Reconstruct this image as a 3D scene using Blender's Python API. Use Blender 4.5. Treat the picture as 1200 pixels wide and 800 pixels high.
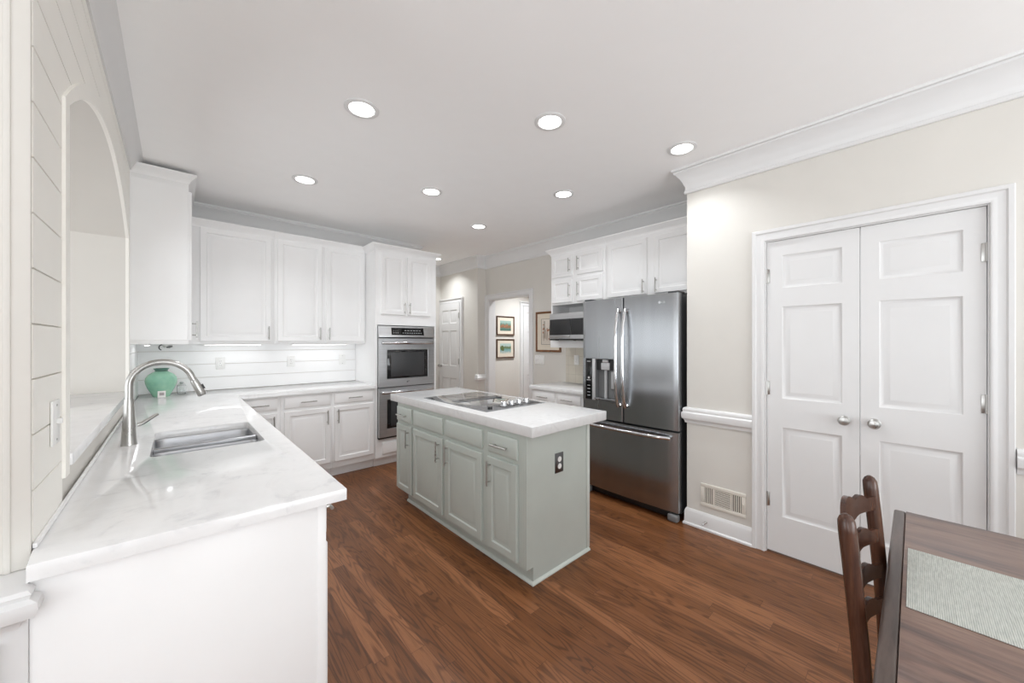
import bpy, bmesh, math, random
from mathutils import Vector, Matrix
random.seed(7)
for o in list(bpy.data.objects): bpy.data.objects.remove(o, do_unlink=True)
SC = bpy.context.scene
COL = SC.collection
PI = math.pi

# ------------------------------------------------------------------ camera
CAM_H = 1.376
YAW = math.radians(42.452)
cd = bpy.data.cameras.new('camera'); cam = bpy.data.objects.new('camera', cd); COL.objects.link(cam)
cd.sensor_width = 36.0; cd.lens = 431.787 / 1200 * 36
cd.shift_y = 1 / 1200
cd.clip_start = 0.02
cam.location = (0, 0, CAM_H); cam.rotation_euler = (PI / 2, 0, -YAW)
SC.camera = cam

# ------------------------------------------------------------------ world, exposure
w = bpy.data.worlds.new('world'); SC.world = w; w.use_nodes = True
w.node_tree.nodes['Background'].inputs[0].default_value = (0.93, 0.96, 1.0, 1)
w.node_tree.nodes['Background'].inputs[1].default_value = 1.5
SC.view_settings.view_transform = 'Standard'
SC.view_settings.look = 'None'
SC.view_settings.gamma = 1
SC.view_settings.use_curve_mapping = False
SC.view_settings.exposure = -0.88
SC.cycles.max_bounces = 12
SC.cycles.diffuse_bounces = 8
SC.cycles.glossy_bounces = 6
SC.cycles.sample_clamp_indirect = 6

CAN_W = 3.6          # each recessed ceiling lamp
HALL_W = 8.0
CORRIDOR_FILL_W = 45.0    # unseen lamp added to brighten the corridor beyond the doorway
UNDER_W = 0.6        # each under cabinet strip
REAR_W = (55.0, 172.0)       # daylight through each rear window
SIDE_W = (80.0, 88.0, 45.0)        # daylight through each window of the far left wall, last one added


def area(name, loc, rot, sx, sy, watts, col=(1, 1, 1), shape='RECTANGLE', parent=None):
    l = bpy.data.lights.new(name, 'AREA'); l.shape = shape; l.size = sx
    if shape in ('RECTANGLE', 'ELLIPSE'): l.size_y = sy
    else: l.spread = math.radians(122)
    l.energy = watts; l.color = col
    o = bpy.data.objects.new(name, l); COL.objects.link(o); o.location = loc; o.rotation_euler = rot
    if parent: o.parent = parent
    return o


REAR_WIN = [(-2.8, -0.5), (0.1, 2.4)]         # x ranges of the rear windows
SIDE_WIN = [(-2.4, -0.6), (0.6, 2.4), (3.2, 5.4)]         # y ranges of the far left windows; last one added for kitchen light
WZ0, WZ1 = 0.12, 2.40
TILT = math.radians(48)                        # window lamps tipped up to brighten the ceiling
for (a, b), rw in zip(REAR_WIN, REAR_W):
    area('window_daylight', ((a + b) / 2, -3.20, (WZ0 + WZ1) / 2), (PI / 2, 0, PI), b - a, WZ1 - WZ0, rw, (0.93, 0.972, 1.0)).rotation_euler = (-PI / 2 - TILT, 0, PI)
for (a, b), sw in zip(SIDE_WIN, SIDE_W):
    area('window_daylight', (-3.10, (a + b) / 2, (WZ0 + WZ1) / 2), (0, -PI / 2 - TILT, 0), WZ1 - WZ0, b - a, sw, (0.93, 0.972, 1.0))


# ------------------------------------------------------------------ materials
def lin(c):
    r = []
    for v in c:
        v = v / 255
        r.append(v / 12.92 if v <= 0.04045 else ((v + 0.055) / 1.055) ** 2.4)
    return r + [1]


def new_mat(name):
    m = bpy.data.materials.new(name); m.use_nodes = True
    nt = m.node_tree
    return m, nt, nt.nodes['Principled BSDF']


def noise(nt, scale, detail=3, vec=None, rough=0.5, distortion=0):
    n = nt.nodes.new('ShaderNodeTexNoise'); n.inputs['Scale'].default_value = scale
    n.inputs['Detail'].default_value = detail; n.inputs['Roughness'].default_value = rough
    n.inputs['Distortion'].default_value = distortion
    if vec: nt.links.new(vec, n.inputs['Vector'])
    return n


def coords(nt, scale=(1, 1, 1), kind='Object', rot=(0, 0, 0)):
    t = nt.nodes.new('ShaderNodeTexCoord'); mp = nt.nodes.new('ShaderNodeMapping')
    mp.inputs['Scale'].default_value = scale; mp.inputs['Rotation'].default_value = rot
    nt.links.new(t.outputs[kind], mp.inputs['Vector'])
    return mp.outputs[0]


def ramp(nt, fac, stops):
    r = nt.nodes.new('ShaderNodeValToRGB'); e = r.color_ramp.elements
    while len(e) > 1: e.remove(e[-1])
    e[0].position = stops[0][0]; e[0].color = stops[0][1]
    for p, c in stops[1:]:
        x = e.new(p); x.color = c
    nt.links.new(fac, r.inputs[0])
    return r.outputs[0]


def mth(nt, op, a, b=None, c=None):
    n = nt.nodes.new('ShaderNodeMath'); n.operation = op
    for i, v in enumerate((a, b, c)):
        if v is None: continue
        if isinstance(v, (int, float)): n.inputs[i].default_value = v
        else: nt.links.new(v, n.inputs[i])
    return n.outputs[0]


def mixc(nt, fac, a, b, mode='MIX'):
    n = nt.nodes.new('ShaderNodeMix'); n.data_type = 'RGBA'; n.blend_type = mode
    for s, v in ((n.inputs['Factor'], fac), (n.inputs['A'], a), (n.inputs['B'], b)):
        pass
    if isinstance(fac, (int, float)): n.inputs[0].default_value = fac
    else: nt.links.new(fac, n.inputs[0])
    for i, v in ((6, a), (7, b)):
        if isinstance(v, (list, tuple)): n.inputs[i].default_value = v
        else: nt.links.new(v, n.inputs[i])
    return n.outputs[2]


def bump(nt, b, height, strength=0.1, dist=0.01):
    n = nt.nodes.new('ShaderNodeBump'); n.inputs['Strength'].default_value = strength
    n.inputs['Distance'].default_value = dist
    nt.links.new(height, n.inputs['Height']); nt.links.new(n.outputs[0], b.inputs['Normal'])


def paint(name, c, rough=0.45, var=0.02, bs=0.03, spec=0.5):
    m, nt, b = new_mat(name)
    v = coords(nt)
    n = noise(nt, 6, 3, v)
    c = lin(c)
    lo = [x * (1 - var) for x in c[:3]] + [1]; hi = [min(1, x * (1 + var)) for x in c[:3]] + [1]
    nt.links.new(ramp(nt, n.outputs[0], [(0.3, lo), (0.7, hi)]), b.inputs['Base Color'])
    b.inputs['Roughness'].default_value = rough
    b.inputs['Specular IOR Level'].default_value = spec
    if bs:
        n2 = noise(nt, 180, 2, v); bump(nt, b, n2.outputs[0], bs, 0.002)
    return m


def metal(name, c, rough=0.25, brush=None, bs=0.04, aniso=0, arot=0, nscale=60):
    m, nt, b = new_mat(name)
    b.inputs['Metallic'].default_value = 1
    c = lin(c)
    v = coords(nt, brush or (1, 1, 1))
    n = noise(nt, nscale if brush else 20, 3, v)
    lo = [x * 0.93 for x in c[:3]] + [1]; hi = [min(1, x * 1.05) for x in c[:3]] + [1]
    nt.links.new(ramp(nt, n.outputs[0], [(0.3, lo), (0.7, hi)]), b.inputs['Base Color'])
    rr = nt.nodes.new('ShaderNodeMapRange'); rr.inputs['To Min'].default_value = rough * 0.85; rr.inputs['To Max'].default_value = rough * 1.2
    nt.links.new(n.outputs[0], rr.inputs[0]); nt.links.new(rr.outputs[0], b.inputs['Roughness'])
    if brush: bump(nt, b, n.outputs[0], bs, 0.001)
    if aniso:
        tg = nt.nodes.new('ShaderNodeTangent'); tg.direction_type = 'RADIAL'; tg.axis = 'Z'
        nt.links.new(tg.outputs[0], b.inputs['Tangent']); b.inputs['Anisotropic'].default_value = aniso; b.inputs['Anisotropic Rotation'].default_value = arot
    return m


def plain(name, c, rough=0.4, metallic=0, coat=0, emit=0, ecol=None):
    m, nt, b = new_mat(name)
    n = noise(nt, 30, 2, coords(nt))
    c = lin(c)
    nt.links.new(ramp(nt, n.outputs[0], [(0.3, [x * 0.96 for x in c[:3]] + [1]), (0.7, c)]), b.inputs['Base Color'])
    b.inputs['Roughness'].default_value = rough; b.inputs['Metallic'].default_value = metallic
    b.inputs['Coat Weight'].default_value = coat
    if emit:
        b.inputs['Emission Color'].default_value = ecol or (1, 1, 1, 1); b.inputs['Emission Strength'].default_value = emit
    return m


def marble(name, base, vein, scale=2.2, rough=0.12):
    m, nt, b = new_mat(name)
    v = coords(nt, (1, 1, 1), rot=(0, 0, 0.7))
    n1 = noise(nt, scale, 6, v, 0.6, 1.2)
    n2 = noise(nt, scale * 2.7, 5, v, 0.6, 2.0)
    d1 = mth(nt, 'ABSOLUTE', mth(nt, 'SUBTRACT', n1.outputs[0], 0.5))
    vein1 = ramp(nt, d1, [(0.0, (1, 1, 1, 1)), (0.035, (0, 0, 0, 1))])
    mask = ramp(nt, n2.outputs[0], [(0.48, (0, 0, 0, 1)), (0.7, (1, 1, 1, 1))])
    f = mixc(nt, 1.0, vein1, mask, 'MULTIPLY')
    cloud = ramp(nt, n2.outputs[0], [(0.35, lin(base)), (0.75, lin([x - 7 for x in base]))])
    sp = nt.nodes.new('ShaderNodeSeparateColor'); nt.links.new(f, sp.inputs[0])
    nt.links.new(mixc(nt, mth(nt, 'MULTIPLY', sp.outputs[0], 0.55), cloud, lin(vein)), b.inputs['Base Color'])
    b.inputs['Roughness'].default_value = rough
    return m


def floor_mat():
    m, nt, b = new_mat('oak_floor')
    t = nt.nodes.new('ShaderNodeTexCoord'); s = nt.nodes.new('ShaderNodeSeparateXYZ')
    nt.links.new(t.outputs['Object'], s.inputs[0])
    X, Y = s.outputs[0], s.outputs[1]
    W, L = 0.07, 1.1
    fx = mth(nt, 'DIVIDE', X, W)
    ix = mth(nt, 'FLOOR', fx)
    wn = nt.nodes.new('ShaderNodeTexWhiteNoise'); wn.noise_dimensions = '1D'; nt.links.new(ix, wn.inputs['W'])
    yy = mth(nt, 'ADD', mth(nt, 'DIVIDE', Y, L), mth(nt, 'MULTIPLY', wn.outputs[0], 7.0))
    iy = mth(nt, 'FLOOR', yy)
    cmb = nt.nodes.new('ShaderNodeCombineXYZ'); nt.links.new(ix, cmb.inputs[0]); nt.links.new(iy, cmb.inputs[1])
    w2 = nt.nodes.new('ShaderNodeTexWhiteNoise'); w2.noise_dimensions = '2D'; nt.links.new(cmb.outputs[0], w2.inputs['Vector'])
    rnd = w2.outputs[0]
    # grain space: shifted per board, stretched along the board
    g = nt.nodes.new('ShaderNodeCombineXYZ')
    nt.links.new(mth(nt, 'ADD', mth(nt, 'MULTIPLY', X, 1.0), mth(nt, 'MULTIPLY', rnd, 13.0)), g.inputs[0])
    nt.links.new(mth(nt, 'ADD', mth(nt, 'MULTIPLY', Y, 0.085), mth(nt, 'MULTIPLY', rnd, 31.0)), g.inputs[1])
    big = noise(nt, 9, 2, g.outputs[0], 0.5, 0.3)
    # cathedral rings: sine of a slow noise field
    rings = mth(nt, 'SINE', mth(nt, 'MULTIPLY', big.outputs[0], 105.0))
    rings = mth(nt, 'MULTIPLY_ADD', rings, 0.5, 0.5)
    g2 = nt.nodes.new('ShaderNodeCombineXYZ')
    nt.links.new(mth(nt, 'ADD', X, mth(nt, 'MULTIPLY', rnd, 5.0)), g2.inputs[0]); nt.links.new(mth(nt, 'MULTIPLY', Y, 0.03), g2.inputs[1])
    fine = noise(nt, 330, 4, g2.outputs[0], 0.65)
    med = noise(nt, 60, 3, g2.outputs[0], 0.6)
    base = ramp(nt, rnd, [(0.0, lin((116, 71, 38))), (0.35, lin((125, 78, 43))), (0.72, lin((132, 84, 49))), (1.0, lin((154, 102, 65)))])
    gr = ramp(nt, rings, [(0.0, (0.42, 0.37, 0.32, 1)), (0.25, (0.76, 0.73, 0.70, 1)), (0.5, (1, 1, 1, 1))])
    fi = ramp(nt, fine.outputs[0], [(0.36, (0.66, 0.63, 0.60, 1)), (0.56, (1, 1, 1, 1))])
    me = ramp(nt, med.outputs[0], [(0.3, (0.80, 0.79, 0.78, 1)), (0.7, (1.06, 1.06, 1.06, 1))])
    c = mixc(nt, 0.75, base, gr, 'MULTIPLY'); c = mixc(nt, 0.7, c, fi, 'MULTIPLY'); c = mixc(nt, 0.8, c, me, 'MULTIPLY')
    # joints
    ex = mth(nt, 'ABSOLUTE', mth(nt, 'SUBTRACT', mth(nt, 'FRACT', fx), 0.5))
    ey = mth(nt, 'ABSOLUTE', mth(nt, 'SUBTRACT', mth(nt, 'FRACT', yy), 0.5))
    jx = mth(nt, 'GREATER_THAN', ex, 0.5 - 0.012); jy = mth(nt, 'GREATER_THAN', ey, 0.5 - 0.0009)
    j = mth(nt, 'MAXIMUM', jx, jy)
    c = mixc(nt, mth(nt, 'MULTIPLY', j, 0.55), c, lin((60, 34, 20)))
    nt.links.new(c, b.inputs['Base Color'])
    b.inputs['Roughness'].default_value = 0.36
    b.inputs['Specular IOR Level'].default_value = 0.4
    hh = mth(nt, 'ADD', mth(nt, 'MULTIPLY', fine.outputs[0], 0.35), mth(nt, 'MULTIPLY', j, -1.0))
    bump(nt, b, hh, 0.12, 0.002)
    return m


def wood(name, dark, mid, light, axis='x', scale=1.0, rough=0.35):
    m, nt, b = new_mat(name)
    sc = {'x': (0.12, 1, 1), 'y': (1, 0.12, 1), 'z': (1, 1, 0.12)}[axis]
    v = coords(nt, sc)
    n = noise(nt, 14 * scale, 5, v, 0.6, 1.0)
    n2 = noise(nt, 120 * scale, 3, v, 0.6)
    c = ramp(nt, n.outputs[0], [(0.28, lin(dark)), (0.5, lin(mid)), (0.75, lin(light))])
    f = ramp(nt, n2.outputs[0], [(0.35, (0.72, 0.70, 0.70, 1)), (0.6, (1, 1, 1, 1))])
    nt.links.new(mixc(nt, 0.8, c, f, 'MULTIPLY'), b.inputs['Base Color'])
    b.inputs['Roughness'].default_value = rough
    bump(nt, b, n2.outputs[0], 0.05, 0.002)
    return m


def weave_mat():
    m, nt, b = new_mat('woven_cloth')
    v = coords(nt, (1, 1, 1))
    wv = nt.nodes.new('ShaderNodeTexWave'); wv.bands_direction = 'Y'; wv.inputs['Scale'].default_value = 90; wv.inputs['Distortion'].default_value = 0.6; wv.inputs['Detail'].default_value = 2
    nt.links.new(v, wv.inputs['Vector'])
    wx = nt.nodes.new('ShaderNodeTexWave'); wx.bands_direction = 'X'; wx.inputs['Scale'].default_value = 130; wx.inputs['Distortion'].default_value = 0.6
    nt.links.new(v, wx.inputs['Vector'])
    n = noise(nt, 220, 3, coords(nt, (0.15, 1, 1)))
    h = mth(nt, 'ADD', mth(nt, 'MULTIPLY', wv.outputs[1], 0.6), mth(nt, 'MULTIPLY', wx.outputs[1], 0.4))
    c = ramp(nt, mth(nt, 'ADD', mth(nt, 'MULTIPLY', h, 0.5), mth(nt, 'MULTIPLY', n.outputs[0], 0.6)), [(0.25, lin((158, 163, 157))), (0.75, lin((214, 217, 210)))])
    nt.links.new(c, b.inputs['Base Color']); b.inputs['Roughness'].default_value = 0.9
    bump(nt, b, h, 0.4, 0.002)
    return m


def picture_mat(name, pal, seed):
    """loose painterly patches: sky, land, water"""
    m, nt, b = new_mat(name)
    v = coords(nt, (1, 1, 1), 'Generated')
    s = nt.nodes.new('ShaderNodeSeparateXYZ'); nt.links.new(v, s.inputs[0])
    n = noise(nt, 5, 4, v, 0.6); n.inputs['Scale'].default_value = 5 + seed
    f = mth(nt, 'ADD', s.outputs[2], mth(nt, 'MULTIPLY', mth(nt, 'SUBTRACT', n.outputs[0], 0.5), 0.55))
    st = [(i / len(pal), lin(c)) for i, c in enumerate(pal)]
    c = ramp(nt, f, st)
    nt.links.new(c, b.inputs['Base Color']); b.inputs['Roughness'].default_value = 0.6
    return m


def glass_mat(name):
    m, nt, b = new_mat(name)
    b.inputs['Transmission Weight'].default_value = 1; b.inputs['Roughness'].default_value = 0.02
    b.inputs['Base Color'].default_value = (0.97, 0.98, 0.98, 1)
    return m


def vase_mat():
    m, nt, b = new_mat('celadon_glaze')
    n = noise(nt, 9, 4, coords(nt), 0.6)
    nt.links.new(ramp(nt, n.outputs[0], [(0.3, lin((128, 182, 158))), (0.55, lin((150, 198, 172))), (0.8, lin((182, 210, 184)))]), b.inputs['Base Color'])
    b.inputs['Roughness'].default_value = 0.18
    return m


def tile_mat():
    m, nt, b = new_mat('cream_tile')
    br = nt.nodes.new('ShaderNodeTexBrick')
    t = nt.nodes.new('ShaderNodeTexCoord'); s = nt.nodes.new('ShaderNodeSeparateXYZ'); cb = nt.nodes.new('ShaderNodeCombineXYZ')
    nt.links.new(t.outputs['Object'], s.inputs[0]); nt.links.new(s.outputs[1], cb.inputs[0]); nt.links.new(s.outputs[2], cb.inputs[1])
    nt.links.new(cb.outputs[0], br.inputs['Vector'])
    br.offset = 0.0
    br.inputs['Color1'].default_value = lin((214, 208, 195)); br.inputs['Color2'].default_value = lin((208, 202, 190))
    br.inputs['Mortar'].default_value = lin((190, 184, 172))
    br.inputs['Scale'].default_value = 1.0; br.inputs['Mortar Size'].default_value = 0.002
    br.inputs['Brick Width'].default_value = 0.11; br.inputs['Row Height'].default_value = 0.11
    nt.links.new(br.outputs[0], b.inputs['Base Color']); b.inputs['Roughness'].default_value = 0.25
    return m


M = dict(
    white=paint('white_enamel', (246, 246, 246), 0.32, 0.008, 0.0),
    trim=paint('white_trim_paint', (226, 226, 226), 0.35, 0.008, 0.0),
    ceil=paint('ceiling_paint', (252, 252, 252), 0.8, 0.01, 0.02),
    cream=paint('cream_shiplap_paint', (246, 244, 238), 0.5, 0.012, 0.02),
    greige=paint('greige_wall_paint', (217, 214, 208), 0.6, 0.012, 0.03),
    sage=paint('sage_enamel', (188, 195, 189), 0.35, 0.02, 0.0),
    sage_trim=paint('pale_sage_trim', (200, 206, 200), 0.35, 0.02, 0.0),
    floor=floor_mat(),
    marble=marble('white_marble', (240, 240, 240), (200, 200, 203)),
    marble_b=marble('white_speckled_marble', (219, 219, 219), (200, 199, 197), 4.0, 0.16),
    steel=metal('brushed_steel', (168, 170, 173), 0.25, (1, 1, 0.03), bs=0.02, aniso=0.85, nscale=9),
    steel_h=metal('brushed_steel_across', (204, 205, 207), 0.34, (0.02, 1, 1), bs=0.02),
    steel_dark=metal('dark_brushed_steel', (120, 121, 123), 0.28, (1, 1, 0.02)),
    bowl=metal('satin_sink_steel', (182, 183, 186), 0.3),
    nickel=metal('brushed_nickel', (190, 189, 186), 0.28),
    chrome=metal('polished_chrome', (225, 226, 228), 0.1),
    black=plain('black_glass', (14, 14, 15), 0.06),
    blackp=plain('black_plastic', (26, 26, 27), 0.4),
    grey=plain('mid_grey_plastic', (120, 121, 122), 0.4),
    lgrey=plain('light_grey_plastic', (190, 191, 192), 0.35),
    dgrey=plain('dark_grey_plastic', (58, 59, 61), 0.4),
    glyph=plain('pale_print', (190, 192, 195), 0.5),
    mw_glass=plain('microwave_glass', (36, 36, 38), 0.45),
    oven_glass=plain('tinted_oven_glass', (30, 30, 32), 0.05),
    cook_glass=plain('cooktop_glass', (112, 113, 115), 0.03, 0, 1.0),
    plate=plain('white_plastic_plate', (240, 240, 238), 0.3),
    slot=plain('dark_slot', (45, 45, 45), 0.5),
    vent=plain('ivory_register_enamel', (226, 221, 211), 0.4),
    vent_in=plain('dark_duct', (92, 88, 82), 0.8),
    lens=plain('lit_lamp_lens', (255, 255, 255), 0.5, emit=14, ecol=(1, 0.985, 0.96, 1)),
    strip=plain('lit_strip_lens', (255, 255, 255), 0.5, emit=8, ecol=(1, 0.985, 0.96, 1)),
    oak_frame=wood('brown_picture_frame', (92, 58, 34), (124, 80, 46), (150, 104, 64), 'z', 2),
    dframe=wood('dark_picture_frame', (62, 42, 30), (84, 58, 40), (104, 74, 52), 'z', 2),
    mat_board=plain('ivory_mat_board', (224, 214, 198), 0.8),
    table=wood('walnut_table_top', (84, 76, 78), (134, 110, 100), (158, 132, 116), 'y', 0.8, 0.3),
    table_edge=wood('dark_table_edge', (66, 56, 52), (90, 76, 70), (108, 94, 86), 'x', 0.9, 0.3),
    chair=wood('dark_stained_chair', (44, 26, 20), (74, 46, 34), (104, 68, 48), 'z', 1.2, 0.25),
    rush=wood('rush_seat', (150, 118, 78), (176, 142, 98), (196, 166, 120), 'x', 3, 0.8),
    weave=weave_mat(), vase=vase_mat(),
    rim=plain('dark_jade_rim', (84, 120, 108), 0.3),
    card=plain('white_card', (238, 236, 234), 0.6),
    card_print=plain('grey_card_print', (170, 160, 160), 0.6),
    glass=glass_mat('clear_glass'), tile=tile_mat(),
    art_a=picture_mat('harbour_watercolour', [(60, 96, 88), (86, 124, 110), (150, 92, 58), (92, 118, 96), (150, 178, 170)], 1),
    art_b=picture_mat('shore_watercolour', [(214, 206, 188), (150, 176, 176), (112, 160, 158), (96, 110, 62), (176, 196, 190)], 2),
    art_c=picture_mat('sketch_paper', [(214, 206, 196), (206, 194, 182), (222, 214, 204)], 4),
    ink=plain('brown_sketch_ink', (120, 104, 88), 0.8),
    ink_red=plain('rust_sketch_ink', (166, 118, 92), 0.8),
    line=plain('dark_mat_line', (92, 84, 80), 0.7),
    screw=plain('screw_head', (150, 150, 148), 0.4, 1.0),
)


# ------------------------------------------------------------------ mesh building
class MB:
    def __init__(self):
        self.bm = bmesh.new()

    def _merge(self, tmp, mx=None):
        if mx is not None: bmesh.ops.transform(tmp, matrix=mx, verts=tmp.verts)
        me = bpy.data.meshes.new('t'); tmp.to_mesh(me); tmp.free(); self.bm.from_mesh(me); bpy.data.meshes.remove(me)
        return self

    def box(self, x0, x1, y0, y1, z0, z1, bev=0.0, seg=2, mx=None):
        t = bmesh.new()
        vs = [t.verts.new((x, y, z)) for x in (x0, x1) for y in (y0, y1) for z in (z0, z1)]
        for f in ((0, 1, 3, 2), (4, 6, 7, 5), (0, 4, 5, 1), (2, 3, 7, 6), (0, 2, 6, 4), (1, 5, 7, 3)):
            t.faces.new([vs[i] for i in f])
        bmesh.ops.recalc_face_normals(t, faces=t.faces)
        if bev: bmesh.ops.bevel(t, geom=list(t.edges), offset=bev, segments=seg, affect='EDGES', profile=0.5)
        return self._merge(t, mx)

    def rings(self, rs, cap=True, closed=False, mx=None):
        """loft of equal-length point rings"""
        t = bmesh.new()
        R = [[t.verts.new(p) for p in r] for r in rs]
        n = len(R[0])
        for a, b in zip(R, R[1:] + ([R[0]] if closed else [])):
            for i in range(n):
                t.faces.new((a[i], a[(i + 1) % n], b[(i + 1) % n], b[i]))
        if cap and not closed:
            t.faces.new(R[0][::-1]); t.faces.new(R[-1])
        bmesh.ops.recalc_face_normals(t, faces=t.faces)
        return self._merge(t, mx)

    def tube(self, path, r, seg=12, flat=1.0, mx=None):
        """round tube along a path; r may be a list; flat squashes the second axis"""
        pts = [Vector(p) for p in path]
        rs = r if isinstance(r, (list, tuple)) else [r] * len(pts)
        up = None; out = []
        for i, p in enumerate(pts):
            d = (pts[min(i + 1, len(pts) - 1)] - pts[max(i - 1, 0)]).normalized()
            if up is None:
                up = Vector((0, 0, 1)) if abs(d.z) < 0.9 else Vector((1, 0, 0))
            s = d.cross(up)
            s.normalize(); u = s.cross(d).normalized(); up = u
            out.append([p + s * (math.cos(2 * PI * k / seg) * rs[i]) + u * (math.sin(2 * PI * k / seg) * rs[i] * flat) for k in range(seg)])
        return self.rings(out, mx=mx)

    def lathe(self, prof, c=(0, 0, 0), seg=24, mx=None):
        """profile of (radius, height) round local z"""
        out = []
        for r, z in prof:
            r = max(r, 1e-4)
            out.append([(c[0] + r * math.cos(2 * PI * k / seg), c[1] + r * math.sin(2 * PI * k / seg), c[2] + z) for k in range(seg)])
        return self.rings(out, mx=mx)

    def prism(self, poly, a0, a1, axis='z', mx=None, bev=0):
        """extrude a 2-D polygon: axis z -> (x,y), axis x -> (y,z), axis y -> (x,z)"""
        f = {'z': lambda p, a: (p[0], p[1], a), 'x': lambda p, a: (a, p[0], p[1]), 'y': lambda p, a: (p[0], a, p[1])}[axis]
        t = bmesh.new()
        A = [t.verts.new(f(p, a0)) for p in poly]; B = [t.verts.new(f(p, a1)) for p in poly]
        n = len(poly)
        fa = t.faces.new(A[::-1]); fb = t.faces.new(B)
        for i in range(n): t.faces.new((A[i], A[(i + 1) % n], B[(i + 1) % n], B[i]))
        bmesh.ops.recalc_face_normals(t, faces=t.faces)
        if bev:
            ed = list(fa.edges) + list(fb.edges)
            bmesh.ops.bevel(t, geom=ed, offset=bev, segments=2, affect='EDGES', profile=0.5)
        big = [x for x in t.faces if len(x.verts) > 4]
        if big: bmesh.ops.triangulate(t, faces=big)
        return self._merge(t, mx)

    def panel(self, x0, x1, z0, z1, loops, mx=None):
        """nested rectangles (inset, y) from the back to the raised centre, facing -y"""
        t = bmesh.new(); R = []
        for ins, y in loops:
            R.append([t.verts.new(p) for p in ((x0 + ins, y, z0 + ins), (x1 - ins, y, z0 + ins), (x1 - ins, y, z1 - ins), (x0 + ins, y, z1 - ins))])
        for a, b in zip(R, R[1:]):
            for i in range(4): t.faces.new((a[i], a[(i + 1) % 4], b[(i + 1) % 4], b[i]))
        t.faces.new(R[0][::-1]); t.faces.new(R[-1])
        bmesh.ops.recalc_face_normals(t, faces=t.faces)
        return self._merge(t, mx)

    def slab(self, w, h, th, cells, loops):
        """door slab: front at y=-th, back at y=0, with lofted panels in the given (x0,x1,z0,z1) cells; loops (inset, dy)"""
        t = bmesh.new(); V = {}

        def vert(x, y, z):
            k = (round(x, 5), round(y, 5), round(z, 5))
            if k not in V: V[k] = t.verts.new(k)
            return V[k]
        xs = sorted({0, w} | {c[0] for c in cells} | {c[1] for c in cells}); zs = sorted({0, h} | {c[2] for c in cells} | {c[3] for c in cells})

        def incell(x, z): return any(c[0] < x < c[1] and c[2] < z < c[3] for c in cells)
        for a, b in zip(xs, xs[1:]):
            for c, d in zip(zs, zs[1:]):
                if not incell((a + b) / 2, (c + d) / 2):
                    t.faces.new([vert(a, -th, c), vert(b, -th, c), vert(b, -th, d), vert(a, -th, d)])
        for (x0, x1, z0, z1) in cells:
            # every grid vertex of the cell border joins the first ring
            prev = None
            for ins, dy in loops:
                q = [vert(x0 + ins, -th + dy, z0 + ins), vert(x1 - ins, -th + dy, z0 + ins), vert(x1 - ins, -th + dy, z1 - ins), vert(x0 + ins, -th + dy, z1 - ins)]
                if prev:
                    for i in range(4): t.faces.new((prev[i], prev[(i + 1) % 4], q[(i + 1) % 4], q[i]))
                prev = q
            t.faces.new(prev)
        B = [vert(0, 0, 0), vert(w, 0, 0), vert(w, 0, h), vert(0, 0, h)]
        F = [vert(0, -th, 0), vert(w, -th, 0), vert(w, -th, h), vert(0, -th, h)]
        t.faces.new(B)
        for i in range(4): t.faces.new((B[i], B[(i + 1) % 4], F[(i + 1) % 4], F[i]))
        bmesh.ops.recalc_face_normals(t, faces=t.faces)
        return self._merge(t)

    def sweep(self, path, prof, f=None, cap=True):
        """mitred moulding: profile (offset to the right of the path, height); f maps (a,b,h) to a point"""
        f = f or (lambda a, b, h: (a, b, h))
        P = [Vector(p) for p in path]; N = []
        for a, b in zip(P, P[1:]):
            d = (b - a).normalized(); N.append(Vector((d.y, -d.x)))
        rs = []
        for i, p in enumerate(P):
            if i == 0: m = N[0]
            elif i == len(P) - 1: m = N[-1]
            else: m = (N[i - 1] + N[i]) / (1 + N[i - 1].dot(N[i]))
            rs.append([f(p.x + m.x * o, p.y + m.y * o, h) for o, h in prof])
        return self.rings(rs, cap=cap)

    def build(self, name, mat, parent=None, loc=None, smooth=35):
        me = bpy.data.meshes.new(name); self.bm.to_mesh(me); self.bm.free()
        me.materials.append(M[mat])
        if smooth:
            for p in me.polygons: p.use_smooth = True
            me.set_sharp_from_angle(angle=math.radians(smooth))
        o = bpy.data.objects.new(name, me); COL.objects.link(o)
        if parent: o.parent = parent
        if loc: o.location = loc
        return o


def tag(o, label=None, cat=None, group=None, kind=None):
    if label: o['label'] = label
    if cat: o['category'] = cat
    if group: o['group'] = group
    if kind: o['kind'] = kind
    return o


def thing(name, label, cat, loc=(0, 0, 0), rz=0, group=None):
    o = bpy.data.objects.new(name, None); COL.objects.link(o); o.empty_display_size = 0.1
    o.location = loc; o.rotation_euler = (0, 0, rz)
    return tag(o, label, cat, group)


def struct(name, mb, mat, label=None, parent=None, **k):
    o = mb.build(name, mat, parent, **k)
    if not parent: tag(o, label, None, None, 'structure')
    return o


def dup(root, loc, label, rz=None):
    r = root.copy(); COL.objects.link(r); r.location = loc; r['label'] = label
    if rz is not None: r.rotation_euler = (0, 0, rz)
    for ch in list(root.children):
        c = ch.copy(); COL.objects.link(c); c.parent = r
        for g in list(ch.children):
            d = g.copy(); COL.objects.link(d); d.parent = c
    return r


FACE_W, FACE_E, FACE_S = -PI / 2, PI / 2, 0.0     # a thing's local -y turned to -x, +x, -y

# ------------------------------------------------------------------ measures of the place (metres)
CEIL = 2.685
XL = -0.245            # left wall face
YB = 4.60              # back wall face
XP = 2.88              # pantry wall face
XA = 3.56              # alcove / doorway wall face
XH = 3.40              # hall wall face
YEND = 1.345           # where the left wall ends
CT = 0.914             # counter height

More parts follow.
